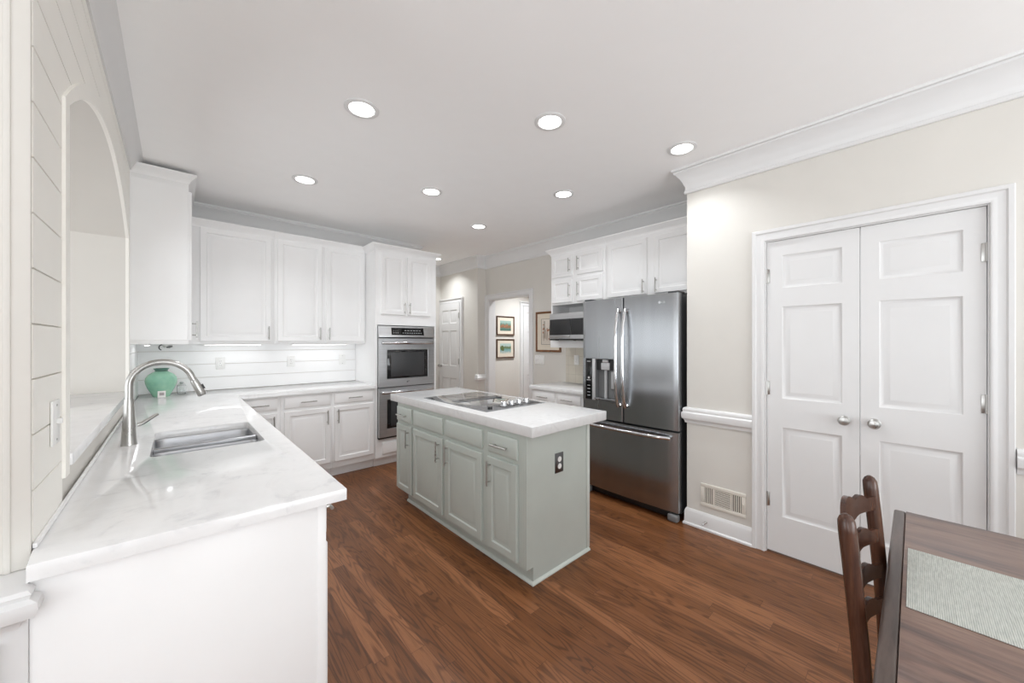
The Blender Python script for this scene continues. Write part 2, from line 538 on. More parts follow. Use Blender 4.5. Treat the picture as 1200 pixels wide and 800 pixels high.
# ------------------------------------------------------------------ room shell
struct('floor', MB().box(-3.3, 6.2, -3.5, 6.2, -0.05, 0), 'floor', 'reddish brown oak strip floor')
struct('ceiling', MB().box(-3.3, 6.2, -3.5, 6.2, CEIL, CEIL + 0.08), 'ceil', 'smooth white ceiling')

# left wall with an arched opening
AY0, AY1, ASP, ARISE, ASILL = 1.684, 3.574, 2.075, 0.285, 1.012
AC = (AY0 + AY1) / 2; AH = (AY1 - AY0) / 2
AR = (AH * AH + ARISE * ARISE) / (2 * ARISE); AZC = ASP + ARISE - AR


OFF = 0.05


def arc_r(off):                               # half width, rise, radius, centre height of the curve off metres outside the opening
    h = AH + off; rise = ARISE + off * 1.3
    r = (h * h + rise * rise) / (2 * rise)
    return h, rise, r, ASP + rise - r


def arc(off=0.0, n=24):
    h, rise, r, zc = arc_r(off)
    return [(AC + h * (-1 + 2 * i / n), zc + math.sqrt(max(0, r * r - (h * (-1 + 2 * i / n)) ** 2))) for i in range(n + 1)]


WT = 0.40
mb = MB()
mb.box(XL - WT, XL, YEND, AY0, 0, CEIL).box(XL - WT, XL, AY1, YB + 0.15, 0, CEIL).box(XL - WT, XL, AY0, AY1, 0, ASILL)
a = arc()
mb.prism(a + [(AY1, CEIL), (AY0, CEIL)], XL - WT, XL, 'x')
struct('wall_left', mb, 'greige', 'greige painted wall with an arched opening')
# shiplap boards on it
mb = MB(); BZ = 0.1254


def y_at(z):                                  # half width of the cased arch at height z
    h, rise, r, zc = arc_r(OFF)
    if z <= ASP: return h
    return math.sqrt(max(0, r * r - (z - zc) ** 2))


ZTOP = ASP + arc_r(OFF)[1]
z = 1.418 - 12 * BZ
while z < CEIL:
    z0, z1 = max(0.885, z + 0.002), min(CEIL, z + BZ - 0.002)
    z += BZ
    if z1 < 0.92: continue
    ys, ye = YEND, 3.757
    X0, X1 = XL, XL + 0.009
    if z1 < ASILL - 0.012 or z0 >= ZTOP:
        mb.prism([(ys, z0), (ye, z0), (ye, z1), (ys, z1)], X0, X1, 'x')
    else:
        zt = min(z1, ZTOP); k = 8
        zz = [z0 + (zt - z0) * i / k for i in range(k + 1)]
        L = [(AC - y_at(q), q) for q in zz]; R = [(AC + y_at(q), q) for q in zz]
        if z1 < ZTOP:
            mb.prism([(ys, z0)] + L + [(ys, z1)], X0, X1, 'x')
            if R[0][0] < ye: mb.prism([(min(p[0], ye - 0.002), p[1]) for p in R[:1]] + [(ye, z0), (ye, z1)] + [(min(p[0], ye - 0.002), p[1]) for p in R[:0:-1]], X0, X1, 'x')
        else:
            mb.prism([(ys, z0)] + L + R[:-1][::-1] + [(ye, z0), (ye, z1), (ys, z1)], X0, X1, 'x')
struct('trim_1', mb, 'cream', 'cream horizontal shiplap boards round the arch')
# arch casing
zb = 0.99
inn = [(AY0, zb)] + arc() + [(AY1, zb)]
out = [(AY0 - OFF - 0.004, zb)] + arc(OFF + 0.004) + [(AY1 + OFF + 0.004, zb)]
mb = MB()
mb.rings([[(XL, p[0], p[1]), (XL + 0.016, p[0], p[1]), (XL + 0.016, q[0], q[1]), (XL, q[0], q[1])] for p, q in zip(inn, out)])
struct('trim_2', mb, 'cream', 'cream casing round the arched opening')
o = MB().box(XL - WT - 0.02, XL + 0.022, AY0 + 0.002, AY1 - 0.002, ASILL, 1.048, 0.003).build('marble_ledge', 'marble')
tag(o, 'white marble ledge lying in the cream arched opening above the sink counter', 'ledge')
# wall end: corner board, chair rail, wainscot
mb = MB().box(XL - WT, XL - 0.001, YEND - 0.012, YEND, 0.8755, CEIL).box(XL - 0.045, XL + 0.009, YEND - 0.02, YEND - 0.012, 0.8755, CEIL, 0.003).box(XL - 0.028, XL - 0.018, YEND - 0.024, YEND - 0.012, 0.8755, CEIL, 0.002)
struct('trim_3', mb, 'greige', 'greige corner board closing the end of the shiplap wall')
RAILP = [(0, 0.0), (0.018, 0.0), (0.022, 0.014), (0.03, 0.022), (0.045, 0.03), (0.052, 0.05), (0.05, 0.068), (0.036, 0.076), (0.04, 0.088), (0.034, 0.098), (0.02, 0.104), (0, 0.104)]
mb = MB().sweep([(-0.7, 1.250), (-0.251, 1.250), (-0.251, 1.2505)], [(p[0] * 0.88, p[1] * 0.8 + 0.792) for p in RAILP])
struct('trim_4', mb, 'trim', 'white moulded chair rail at the end of the left wall')
mb = MB().box(-0.7, -0.2265, 1.2505, YEND - 0.0005, 0, 0.8753)
mb.panel(-0.60, -0.262, 0.16, 0.765, [(0, 1.251), (0, 1.236), (0.008, 1.232), (0.02, 1.242), (0.03, 1.2503)])
struct('trim_5', mb, 'trim', 'white wainscot panel below the chair rail at the wall end')

mb = MB().box(XL - WT, 2.42, YB, YB + 0.15, 0, CEIL)
struct('wall_back', mb, 'greige', 'back wall of the kitchen')
struct('wall_hall_left', MB().box(2.30, 2.42, YB + 0.15, 5.55, 0, CEIL), 'greige')
struct('wall_hall_back', MB().box(2.30, 3.56, 5.55, 5.70, 0, CEIL), 'greige')
struct('wall_hall_right', MB().box(XH, XA + 0.12, 4.49, 5.55, 0, CEIL), 'greige', 'greige wall holding the white hall door')
DY0, DY1, DZ = 3.535, 4.425, 2.035           # doorway in the alcove wall
mb = MB().box(XA, XA + 0.12, 1.172, DY0, 0, CEIL).box(XA, XA + 0.12, DY1, 4.49, 0, CEIL).box(XA, XA + 0.12, DY0, DY1, DZ, CEIL)
struct('wall_right', mb, 'greige', 'greige wall with a cased doorway')
PY0, PY1, PZ = -0.243, 0.668, 2.042          # pantry opening
mb = MB().box(XP, XP + 0.12, PY1, 1.172, 0, CEIL).box(XP, XP + 0.12, -3.4, PY0, 0, CEIL).box(XP, XP + 0.12, PY0, PY1, PZ, CEIL)
mb.box(XP + 0.12, XA, 1.05, 1.172, 0, CEIL)
struct('wall_pantry', mb, 'greige', 'greige wall round the white double doors')
struct('wall_corridor', MB().box(XA + 0.12, 6.1, 4.75, 4.9, 0, CEIL), 'greige', 'greige corridor wall hung with two small pictures')
struct('wall_corridor_right', MB().box(6.0, 6.1, 2.4, 4.75, 0, CEIL), 'greige')
struct('wall_corridor_front', MB().box(XA + 0.12, 6.0, 2.4, 2.5, 0, CEIL), 'greige')


def win_wall(name, axis, at, th, lo, hi, wins):
    mb = MB()

    def bx(a, b, z0, z1):
        if axis == 'x': mb.box(a, b, at - th, at, z0, z1)
        else: mb.box(at - th, at, a, b, z0, z1)
    cur = lo
    for a, b in wins:
        bx(cur, a, 0, CEIL); bx(a, b, 0, WZ0); bx(a, b, WZ1, CEIL); cur = b
    bx(cur, hi, 0, CEIL)
    struct(name, mb, 'greige')


win_wall('wall_rear', 'x', -3.3, 0.12, -3.3, 3.0, REAR_WIN)
win_wall('wall_far_left', 'y', -3.2, 0.1, -3.3, 6.1, SIDE_WIN)
struct('wall_far_back', MB().box(-3.2, XL - WT, 6.0, 6.1, 0, CEIL), 'greige')
for i, (a, b) in enumerate(REAR_WIN):
    mb = MB()
    for (x0, x1, z0, z1) in ((a - 0.07, a, WZ0 - 0.07, WZ1 + 0.07), (b, b + 0.07, WZ0 - 0.07, WZ1 + 0.07), (a, b, WZ1, WZ1 + 0.07), (a, b, WZ0 - 0.07, WZ0)):
        mb.box(x0, x1, -3.3, -3.27, z0, z1, 0.003)
    struct('window_%d' % (i + 1), mb, 'trim')
for i, (a, b) in enumerate(SIDE_WIN):
    mb = MB()
    for (x0, x1, z0, z1) in ((a - 0.07, a, WZ0 - 0.07, WZ1 + 0.07), (b, b + 0.07, WZ0 - 0.07, WZ1 + 0.07), (a, b, WZ1, WZ1 + 0.07), (a, b, WZ0 - 0.07, WZ0)):
        mb.box(-3.2, -3.17, x0, x1, z0, z1, 0.003)
    struct('window_%d' % (i + 3), mb, 'trim')  # last frame surrounds the unseen window added to light the kitchen

# crown moulding round the kitchen
CROWN = [(0, -0.18), (0.011, -0.18), (0.015, -0.172), (0.013, -0.160), (0.009, -0.156), (0.009, -0.128), (0.014, -0.120), (0.022, -0.095), (0.036, -0.066), (0.055, -0.040), (0.066, -0.030), (0.066, -0.018), (0.074, -0.014), (0.078, 0), (0, 0)]
CP = [(o * 1.1, CEIL + h) for o, h in CROWN]
LC = [(0, -0.085), (0.008, -0.085), (0.010, -0.072), (0.020, -0.060), (0.040, -0.034), (0.058, -0.018), (0.060, -0.010), (0.070, 0), (0, 0)]
struct('trim_18', MB().sweep([(-0.645, YEND - 0.024), (XL + 0.009, YEND - 0.024), (XL + 0.009, YB - 0.09)], [(o, CEIL + h) for o, h in LC]), 'trim', 'slim white crown moulding above the cream shiplap wall')
path = [(XL + 0.001, YB), (2.42, YB), (2.42, 5.55), (XH, 5.55), (XH, 4.49), (XA, 4.49), (XA, 1.172), (XP, 1.172), (XP, -3.3)]
struct('trim_6', MB().sweep(path, CP), 'trim', 'white crown moulding where walls meet the ceiling')
BASE = [(0, 0), (0.024, 0), (0.024, 0.012), (0.015, 0.020), (0.014, 0.098), (0.009, 0.112), (0.004, 0.122), (0, 0.122)]
struct('baseboard_right', MB().sweep([(XP + 0.05, 1.172), (XP, 1.172), (XP, 0.738)], BASE), 'trim', 'white baseboard between refrigerator and double doors')
struct('baseboard_pantry', MB().sweep([(XP, -0.318), (XP, -3.3)], BASE), 'trim')
struct('baseboard_hall', MB().sweep([(XH, 4.86), (XH, 4.49), (XA, 4.49)], BASE), 'trim')
struct('baseboard_corridor', MB().sweep([(XA + 0.12, 4.75), (4.51, 4.75)], BASE), 'trim')
RP = [(o * 0.62, h * 1.12 + 0.768) for o, h in RAILP]
struct('trim_7', MB().sweep([(XP + 0.05, 1.172), (XP, 1.172), (XP, 0.738)], RP), 'trim', 'white chair rail between refrigerator and double doors')
struct('trim_8', MB().sweep([(XP, -0.318), (XP, -3.3)], RP), 'trim', 'white chair rail right of the double doors')
struct('trim_9', MB().sweep([(XH, 4.53), (XH, 4.49), (XA, 4.49)], RP), 'trim', 'short piece of white chair rail left of the doorway')


def casing(mb, u0, u1, z1, f, wd=0.072, t=1.0):
    """door casing: path up one side, across and down; profile grows outwards"""
    prof = [(0, 0), (0, 0.011), (0.006, 0.014), (0.018, 0.013), (0.024, 0.010), (0.046, 0.013), (0.052, 0.020), (wd - 0.004, 0.021), (wd, 0.017), (wd, 0)]
    mb.sweep([(u1, 0), (u1, z1), (u0, z1), (u0, 0)], [(o, h * t) for o, h in prof], f)
    return mb


# pantry double doors
struct('trim_10', casing(MB(), PY0, PY1, PZ, lambda a, b, h: (XP - h, a, b)), 'trim', 'white moulded casing round the double doors')
mb = MB().box(XP, XP + 0.12, PY1 - 0.006, PY1 - 0.0005, 0, PZ).box(XP, XP + 0.12, PY0 + 0.0005, PY0 + 0.006, 0, PZ).box(XP, XP + 0.12, PY0 + 0.006, PY1 - 0.006, PZ - 0.006, PZ - 0.0005)
mb.box(XP + 0.07, XP + 0.12, PY0 + 0.006, PY1 - 0.006, PZ - 0.03, PZ - 0.006)
struct('trim_11', mb, 'trim', 'white jamb inside the double door opening')
PANEL = [(0, 0), (0.006, 0.006), (0.016, 0.009), (0.020, 0.009), (0.042, 0.002), (0.044, 0.002)]


def door_knob(parent, x, z, y, s=1.0):
    mb = MB()
    mx = Matrix.Translation((x, y, z)) @ Matrix.Rotation(PI / 2, 4, 'X')
    mb.lathe([(0.0, 0.0), (0.024 * s, 0.0), (0.025 * s, 0.004), (0.016 * s, 0.010), (0.011 * s, 0.016), (0.011 * s, 0.026), (0.020 * s, 0.032), (0.027 * s, 0.042), (0.027 * s, 0.052), (0.020 * s, 0.060), (0.0, 0.063)], mx=mx)
    return mb.build('knob', 'nickel', parent)


def hinge(parent, x, z, y):
    mb = MB().box(x - 0.016, x + 0.016, y - 0.002, y + 0.002, z - 0.045, z + 0.045, 0.001)
    mb.tube([(x, y - 0.005, z - 0.046), (x, y - 0.005, z + 0.046)], 0.0055, 10)
    return mb.build('hinge', 'nickel', parent)


def pantry_door(name, label, y_left, wd, cells, kx, hx):
    d = MB().slab(wd, 2.022, 0.035, cells, PANEL).build(name, 'trim', loc=(XP + 0.048, y_left, 0.012))
    d.rotation_euler = (0, 0, FACE_W); tag(d, label, None, None, 'structure')
    door_knob(d, kx, 0.912, -0.035)
    for z in (0.335, 1.066, 1.80): hinge(d, hx, z, -0.037)
    MB().box(kx - 0.03 if kx > wd / 2 else kx - 0.09, kx + 0.09 if kx > wd / 2 else kx + 0.03, -0.03, -0.006, 2.0225, 2.027).build('ball_catch', 'dgrey', d)
    return d


def pcells(x0, x1): return [(x0, x1, 0.238, 0.815), (x0, x1, 1.002, 1.595), (x0, x1, 1.715, 1.925)]


pantry_door('door_1', 'left leaf of the white double doors, knob on its right edge', 0.660, 0.4475, pcells(0.082, 0.372), 0.383, 0.0)
pantry_door('door_2', 'right leaf of the white double doors, knob on its left edge', 0.2095, 0.4435, pcells(0.076, 0.372), 0.058, 0.4435)

# hall door (six panels)
def six_cells(wd):
    a, b, c, d = wd * 0.13, wd * 0.46, wd * 0.54, wd * 0.87
    return [(p, q, z0, z1) for (p, q) in ((a, b), (c, d)) for (z0, z1) in ((0.22, 0.78), (0.98, 1.56), (1.68, 1.90))]


hd = MB().slab(0.60, 2.02, 0.03, six_cells(0.60), PANEL).build('door_3', 'trim', loc=(XH - 0.001, 5.535, 0.01))
hd.rotation_euler = (0, 0, FACE_W); tag(hd, 'white six panel hall door beyond the wall ovens', None, None, 'structure')
door_knob(hd, 0.06, 0.97, -0.03, 0.9)
for z in (0.28, 1.06, 1.80): hinge(hd, 0.585, z, -0.032)
struct('trim_12', casing(MB(), 4.935, 5.54, 2.035, lambda a, b, h: (XH - h, a, b), 0.068, 1.6), 'trim', 'white casing round the hall door')
# doorway casing, jambs
struct('trim_13', casing(MB(), DY0, DY1, DZ, lambda a, b, h: (XA - h, a, b), 0.07), 'trim', 'white casing round the doorway to the corridor')
mb = MB().box(XA - 0.004, XA + 0.125, DY1 - 0.012, DY1 - 0.0005, 0, DZ).box(XA - 0.004, XA + 0.125, DY0 + 0.0005, DY0 + 0.012, 0, DZ).box(XA - 0.004, XA + 0.125, DY0 + 0.012, DY1 - 0.012, DZ - 0.012, DZ - 0.0005)
struct('trim_14', mb, 'trim', 'white jamb lining the corridor doorway')
cdoor = MB().slab(0.72, 2.02, 0.03, six_cells(0.72), PANEL).build('door_4', 'trim', loc=(4.60, 4.749, 0.01))
tag(cdoor, 'white panelled corridor door seen through the doorway', None, None, 'structure')
struct('trim_15', casing(MB(), -5.325, -4.595, 2.035, lambda a, b, h: (-a, 4.75 - h, b), 0.07, 1.6), 'trim', 'white casing round the corridor door')

# shiplap backsplash on the back wall and corner
mb = MB()
zs = [0.955] + [1.418 - BZ * k for k in (3, 2, 1)] + [1.372]
zs = [CT + 0.001] + zs[1:-1] + [1.372]
for z0, z1 in zip(zs, zs[1:]):
    mb.box(XL + 0.009, 1.619, YB - 0.009, YB, z0 + 0.0025, z1 - 0.0025)
    mb.box(XL, XL + 0.009, 3.757, YB, z0 + 0.0025, z1 - 0.0025)  # left wall boards painted white here for the glow under the cabinet
struct('trim_16', mb, 'white', 'white shiplap backsplash behind the corner counter')
struct('trim_17', MB().box(XA - 0.008, XA, 1.3, 2.90, 0.89, 1.325), 'tile', 'cream square tile backsplash beside the refrigerator')

# ------------------------------------------------------------------ cabinets
RAISED = [(0, 0.0), (0, -0.014), (0.004, -0.019), (0.044, -0.020), (0.050, -0.012), (0.062, -0.010), (0.082, -0.018), (0.086, -0.0185)]
SLABF = [(0, 0.0), (0, -0.012), (0.006, -0.016), (0.014, -0.019), (0.018, -0.020)]


def bar_pull(parent, x, z, L=0.13, vert=True, y=-0.020, r=0.0055, stand=0.03):
    mb = MB(); h = L / 2
    if vert:
        mb.tube([(x, y - stand, z - h), (x, y - stand, z + h)], r, 10)
        for s in (-1, 1): mb.tube([(x, y + 0.002, z + s * h * 0.68), (x, y - stand, z + s * h * 0.68)], r * 0.85, 8)
    else:
        mb.tube([(x - h, y - stand, z), (x + h, y - stand, z)], r, 10)
        for s in (-1, 1): mb.tube([(x + s * h * 0.68, y + 0.002, z), (x + s * h * 0.68, y - stand, z)], r * 0.85, 8)
    return mb.build('handle', 'nickel', parent)


def front(parent, kind, x0, x1, z0, z1, mat='white', pull=None):
    """a door or drawer front; pull = (x, z, vertical, length)"""
    w_, h_ = x1 - x0, z1 - z0
    if kind == 'door' and min(w_, h_) > 0.2: loops = RAISED
    elif kind == 'door':
        s = min(w_, h_) / 0.26
        loops = [(i * s if i > 0.01 else i, y) for i, y in RAISED]
    else: loops = SLABF
    o = MB().panel(x0, x1, z0, z1, loops).build(kind if kind != 'false' else 'false_drawer_front', mat, parent)
    if pull: bar_pull(o, pull[0], pull[1], pull[3], pull[2])
    return o


CAB_CROWN = [(0, 0), (0.006, 0), (0.008, 0.012), (0.014, 0.02), (0.028, 0.036), (0.038, 0.044), (0.042, 0.052), (0.048, 0.056), (0.048, 0.066), (0, 0.066)]


def crown(parent, path, z, mat='white'):
    return MB().sweep(path, [(o, z + h) for o, h in CAB_CROWN]).build('crown_molding', mat, parent)


# --- uppers on the back wall
UF = 4.27; UZ0, UZ1 = 1.362, 2.405


def upper(label, x0, wd, fronts, left_pad=0):
    t = thing('upper_cabinet', label, 'cabinet', (x0, UF, UZ0), 0, 'white wall cabinets')
    MB().box(0, wd, 0, YB - UF - 0.001, 0, UZ1 - UZ0, 0.0015).build('cabinet_body', 'white', t)
    for (a, b, hx) in fronts: front(t, 'door', a - x0, b - x0, 0.025, 1.035, pull=(hx - x0, 0.105, True, 0.13))
    crown(t, [(0, 0), (wd, 0)], UZ1 - UZ0 - 0.008)
    return t


upper('white wall cabinet with one wide door, left of the pair over the back counter', 0.086, 0.636, [(0.163, 0.697, 0.674)])
upper('white two-door wall cabinet over the back counter, next to the oven tower', 0.723, 0.896, [(0.750, 1.156, 1.132), (1.196, 1.599, 1.222)])
# --- upper on the left wall (its end panel faces the camera)
t = thing('upper_cabinet', 'tall white corner wall cabinet on left wall, plain end panel towards the room', 'cabinet', (0.078, 3.757, 1.362), FACE_E, 'white wall cabinets')
mb = MB().box(0, UF - 3.757 + 0.329, 0, 0.322, 0, 1.24, 0.0015)
mb.panel(-0.32, -0.006, 0.03, 1.20, [(0, 0.0), (0.002, -0.002), (0.012, -0.002), (0.014, -0.0015)], Matrix.Rotation(-PI / 2, 4, 'Z'))
mb.build('cabinet_body', 'white', t)
front(t, 'door', 0.012, 0.485, 0.03, 1.17, pull=(0.045, 0.115, True, 0.13))
crown(t, [(0, 0.322), (0, 0), (0.83, 0)], 1.225)

# --- oven tower
OX0, OX1, OFY = 1.6205, 2.375, 3.99
t = thing('oven_tower_cabinet', 'tall white cabinet built round the steel wall ovens', 'cabinet', (OX0, OFY, 0), 0)
wd = OX1 - OX0; dp = YB - OFY - 0.001
mb = MB()
mb.box(0, 0.022, 0, dp, 0.1, 2.405).box(wd - 0.022, wd, 0, dp, 0.1, 2.405).box(0.022, wd - 0.022, 0.02, dp, 0.1, 0.30).box(0.022, wd - 0.022, 0.0, dp, 1.57, 2.405)
mb.box(0.022, wd - 0.022, 0, 0.02, 0.1, 0.305).box(0.022, wd - 0.022, dp - 0.02, dp, 0.30, 1.57).box(0.0, wd, 0.075, dp, 0, 0.1)
mb.build('cabinet_body', 'white', t)
front(t, 'door', 0.06, 0.352, 1.688, 2.362, pull=(0.330, 1.765, True, 0.13))
front(t, 'door', 0.372, 0.675, 1.688, 2.362, pull=(0.394, 1.765, True, 0.13))
front(t, 'drawer', 0.075, 0.68, 0.135, 0.262)
MB().box(-0.0, wd, 0.055, 0.0745, 0, 0.095, 0.004).build('toe_kick', 'white', t)
crown(t, [(0, 0.28), (0, 0), (wd, 0), (wd, dp)], 2.395)

# --- base cabinets on the back wall
BF = 3.995


def base_unit(name, label, loc, rz, wd, dp, units, ztop, group, mat='white', toe=True, back=0):
    t = thing(name, label, 'cabinet', loc, rz, group)
    mb = MB().box(0, wd, 0, dp, 0.1, ztop, 0.0015).box(0, wd, 0.075, dp, 0, 0.1)
    mb.build('cabinet_body', mat, t)
    if toe: MB().box(0.0, wd, 0.060, 0.0748, 0, 0.088, 0.003).build('toe_kick', mat, t)
    for u in units: front(t, *u)
    return t


def dd(x0, x1, side, dz0=0.748, dz1=0.858, z0=0.162, z1=0.722):
    hx = x1 - 0.030 if side == 'r' else x0 + 0.030
    return [('drawer', x0, x1, dz0, dz1, 'white', ((x0 + x1) / 2, (dz0 + dz1) / 2, False, 0.14)), ('door', x0, x1, z0, z1, 'white', (hx, z1 - 0.095, True, 0.14))]


G = 'white base cabinets under the back counter'
base_unit('base_cabinet', 'white base cabinet in the corner, half hidden by the sink counter', (0.375, BF, 0), 0, 0.352, YB - BF - 0.001, dd(0.045, 0.325, 'r'), 0.877, G)
base_unit('base_cabinet', 'middle white base cabinet of the back counter, handle at the right of its door', (0.728, BF, 0), 0, 0.450, YB - BF - 0.001, dd(0.027, 0.430, 'r'), 0.877, G)
base_unit('base_cabinet', 'white base cabinet beside the oven tower, handle at the left of its door', (1.179, BF, 0), 0, 0.440, YB - BF - 0.001, dd(0.018, 0.418, 'l'), 0.877, G)

# --- base cabinets under the sink counter (they face the island)
PX = 0.352
G = 'white base cabinets under the sink counter'
t = base_unit('base_cabinet', 'white end cabinet of the sink counter, plain end panel towards the camera', (PX, 1.272, 0), FACE_E, 0.60, 0.585, dd(0.03, 0.285, 'r') + dd(0.315, 0.57, 'l'), 0.877, G)
mb = MB().box(-0.016, 0, 0.0, 0.578, 0.0, 0.876, 0.001).box(-0.019, -0.016, 0.0, 0.025, 0.0, 0.876, 0.001)
mb.build('end_panel', 'white', t)
t = thing('base_cabinet', 'white sink base cabinet under the double bowl', 'cabinet', (PX, 1.874, 0), FACE_E, G)
mb = MB().box(0, 0.02, 0, 0.585, 0.1, 0.877).box(0.88, 0.90, 0, 0.585, 0.1, 0.877).box(0.02, 0.88, 0, 0.02, 0.1, 0.877).box(0.02, 0.88, 0.565, 0.585, 0.1, 0.877).box(0.02, 0.88, 0.02, 0.565, 0.1, 0.12).box(0, 0.9, 0.075, 0.585, 0, 0.1)
mb.build('cabinet_body', 'white', t)
front(t, 'false', 0.03, 0.87, 0.748, 0.858)
front(t, 'door', 0.03, 0.44, 0.162, 0.722, pull=(0.41, 0.62, True, 0.14)); front(t, 'door', 0.46, 0.87, 0.162, 0.722, pull=(0.49, 0.62, True, 0.14))
base_unit('base_cabinet', 'white base cabinet under the sink counter beyond the sink', (PX, 2.776, 0), FACE_E, 1.19, 0.585, dd(0.03, 0.56, 'r') + dd(0.59, 1.12, 'l'), 0.877, G)

# --- L-shaped countertop with a sink cut-out
SX0, SX1, SY0, SY1 = -0.075, 0.315, 2.07, 2.63


def rrect(x0, x1, y0, y1, r, n=5):
    p = []
    for cx, cy, a in ((x1 - r, y0 + r, -PI / 2), (x1 - r, y1 - r, 0), (x0 + r, y1 - r, PI / 2), (x0 + r, y0 + r, PI)):
        for k in range(n + 1): p.append((cx + r * math.cos(a + PI / 2 * k / n), cy + r * math.sin(a + PI / 2 * k / n)))
    return p


outer = [(-0.2275, 1.2415), (0.402, 1.216), (0.402, 3.955), (1.6195, 3.955), (1.6195, YB - 0.010), (XL + 0.0095, YB - 0.010), (XL + 0.0098, 1.3325)]
hole = rrect(SX0, SX1, SY0, SY1, 0.03)


def holed_slab(mb, outer, hole, z0, z1, bev=0.003):
    t = bmesh.new()
    O = [t.verts.new((x, y, z1)) for x, y in outer]; Hh = [t.verts.new((x, y, z1)) for x, y in hole]
    ed = [t.edges.new((O[i], O[(i + 1) % len(O)])) for i in range(len(O))] + [t.edges.new((Hh[i], Hh[(i + 1) % len(Hh)])) for i in range(len(Hh))]
    bmesh.ops.triangle_fill(t, use_beauty=True, use_dissolve=False, edges=ed)
    top = list(t.faces)
    g = bmesh.ops.extrude_face_region(t, geom=top)
    vs = [v for v in g['geom'] if isinstance(v, bmesh.types.BMVert)]
    bmesh.ops.translate(t, vec=(0, 0, z0 - z1), verts=vs)
    bmesh.ops.recalc_face_normals(t, faces=t.faces)
    sharp = [e for e in t.edges if len(e.link_faces) == 2 and abs(e.link_faces[0].normal.dot(e.link_faces[1].normal)) < 0.5 and all(v.co.z > z1 - 1e-4 for v in e.verts)]
    bmesh.ops.bevel(t, geom=sharp, offset=bev, segments=2, affect='EDGES', profile=0.5)
    mb._merge(t)


t = thing('countertop', 'L-shaped white marble countertop holding the sink and tap', 'countertop', (0, 0, 0))
mb = MB(); holed_slab(mb, outer, hole, CT - 0.036, CT); mb.build('slab', 'marble', t)
MB().box(XL + 0.0092, XL + 0.017, 1.331, 3.75, CT + 0.0003, CT + 0.012, 0.002).build('caulk_lip', 'marble', t)

# sink
t = thing('kitchen_sink', 'undermounted stainless double bowl sink set in the marble counter', 'sink', (0, 0, 0))
DIV = 2.31


def bowl(name, y0, y1, dep):
    mb = MB(); zt = CT - 0.0365
    R = [rrect(SX0 - 0.006, SX1 + 0.006, y0, y1, 0.035)]
    ring = lambda ins, z, r: [(x, y, z) for x, y in rrect(SX0 + ins, SX1 - ins, y0 + ins, y1 - ins, r)]
    cx, cy = (SX0 + SX1) / 2, (y0 + y1) / 2
    n = len(R[0])
    rs = [ring(-0.012, zt, 0.045), ring(0.0, zt - 0.001, 0.04), ring(0.004, zt - 0.012, 0.04), ring(0.008, zt - dep + 0.03, 0.04), ring(0.02, zt - dep + 0.006, 0.03), ring(0.045, zt - dep, 0.02),
          ring(0.045, zt - dep - 0.003, 0.02), ring(0.017, zt - dep + 0.003, 0.03), ring(0.004, zt - dep + 0.028, 0.04), ring(-0.001, zt - 0.012, 0.042), ring(-0.012, zt - 0.004, 0.045)]
    t_ = bmesh.new(); V = [[t_.verts.new(p) for p in r] for r in rs]
    for a, b in zip(V, V[1:]):
        for i in range(n): t_.faces.new((a[i], a[(i + 1) % n], b[(i + 1) % n], b[i]))
    t_.faces.new(V[5]); t_.faces.new(V[6][::-1])
    bmesh.ops.delete(t_, geom=[f for f in t_.faces if set(f.verts) <= set(V[5]) | set(V[6]) and len(f.verts) == 4], context='FACES_ONLY')
    mb._merge(t_)
    o = mb.build(name, 'bowl', t)
    MB().lathe([(0, 0.0), (0.042, 0.0), (0.045, 0.003), (0.036, 0.004), (0.03, 0.001), (0.0, 0.001)], (cx, cy, zt - dep + 0.0005)).build('drain', 'chrome', o)
    return o


bowl('bowl', SY0 + 0.0, DIV - 0.010, 0.19)
bowl('bowl', DIV + 0.010, SY1, 0.20)
MB().box(SX0 + 0.001, SX1 - 0.001, DIV - 0.0095, DIV + 0.0095, CT - 0.085, CT - 0.018, 0.006, 3).build('divider', 'bowl', t)

# tap
FXB, FYB = -0.153, 2.392
t = thing('kitchen_faucet', 'tall brushed nickel pull-down tap arching over the sink', 'tap', (FXB, FYB, CT))
MB().lathe([(0, 0), (0.027, 0), (0.027, 0.004), (0.0255, 0.01), (0.0235, 0.05), (0.021, 0.11), (0.0185, 0.16), (0.0165, 0.205), (0, 0.205)]).build('tap_body', 'nickel', t)
pts = [(0, 0, 0.205), (0, 0, 0.23), (0, 0, 0.252)]
cx, cz, rx, rz_ = 0.109, 0.264, 0.109, 0.106
for k in range(0, 19):
    a_ = PI - k * math.radians(162) / 18
    pts.append((cx + rx * math.cos(a_), 0, cz + rz_ * math.sin(a_)))
e = Vector(pts[-1]); d = (Vector(pts[-1]) - Vector(pts[-2])).normalized()
pts.append(tuple(e + d * 0.02))
MB().tube(pts, 0.0138, 16).build('spout', 'nickel', t)
s = e + d * 0.021
h = MB().tube([s, s + d * 0.008, s + d * 0.05, s + d * 0.078, s + d * 0.084], [0.0145, 0.016, 0.0175, 0.0185, 0.016], 18).build('spray_head', 'nickel', t)
nv = Vector((-d.z, 0, d.x)) * (1 if -d.z > 0 else -1)
c_ = s + d * 0.045 + nv * 0.018
MB().tube([c_ - d * 0.012, c_ + d * 0.012], [0.006, 0.006], 10).build('spray_button', 'dgrey', h)
MB().tube([(0.026, 0.004, 0.085), (0.04, 0.006, 0.088), (0.085, 0.03, 0.118), (0.094, 0.034, 0.123)], [0.009, 0.0085, 0.0065, 0.006], 12).build('lever', 'nickel', t)

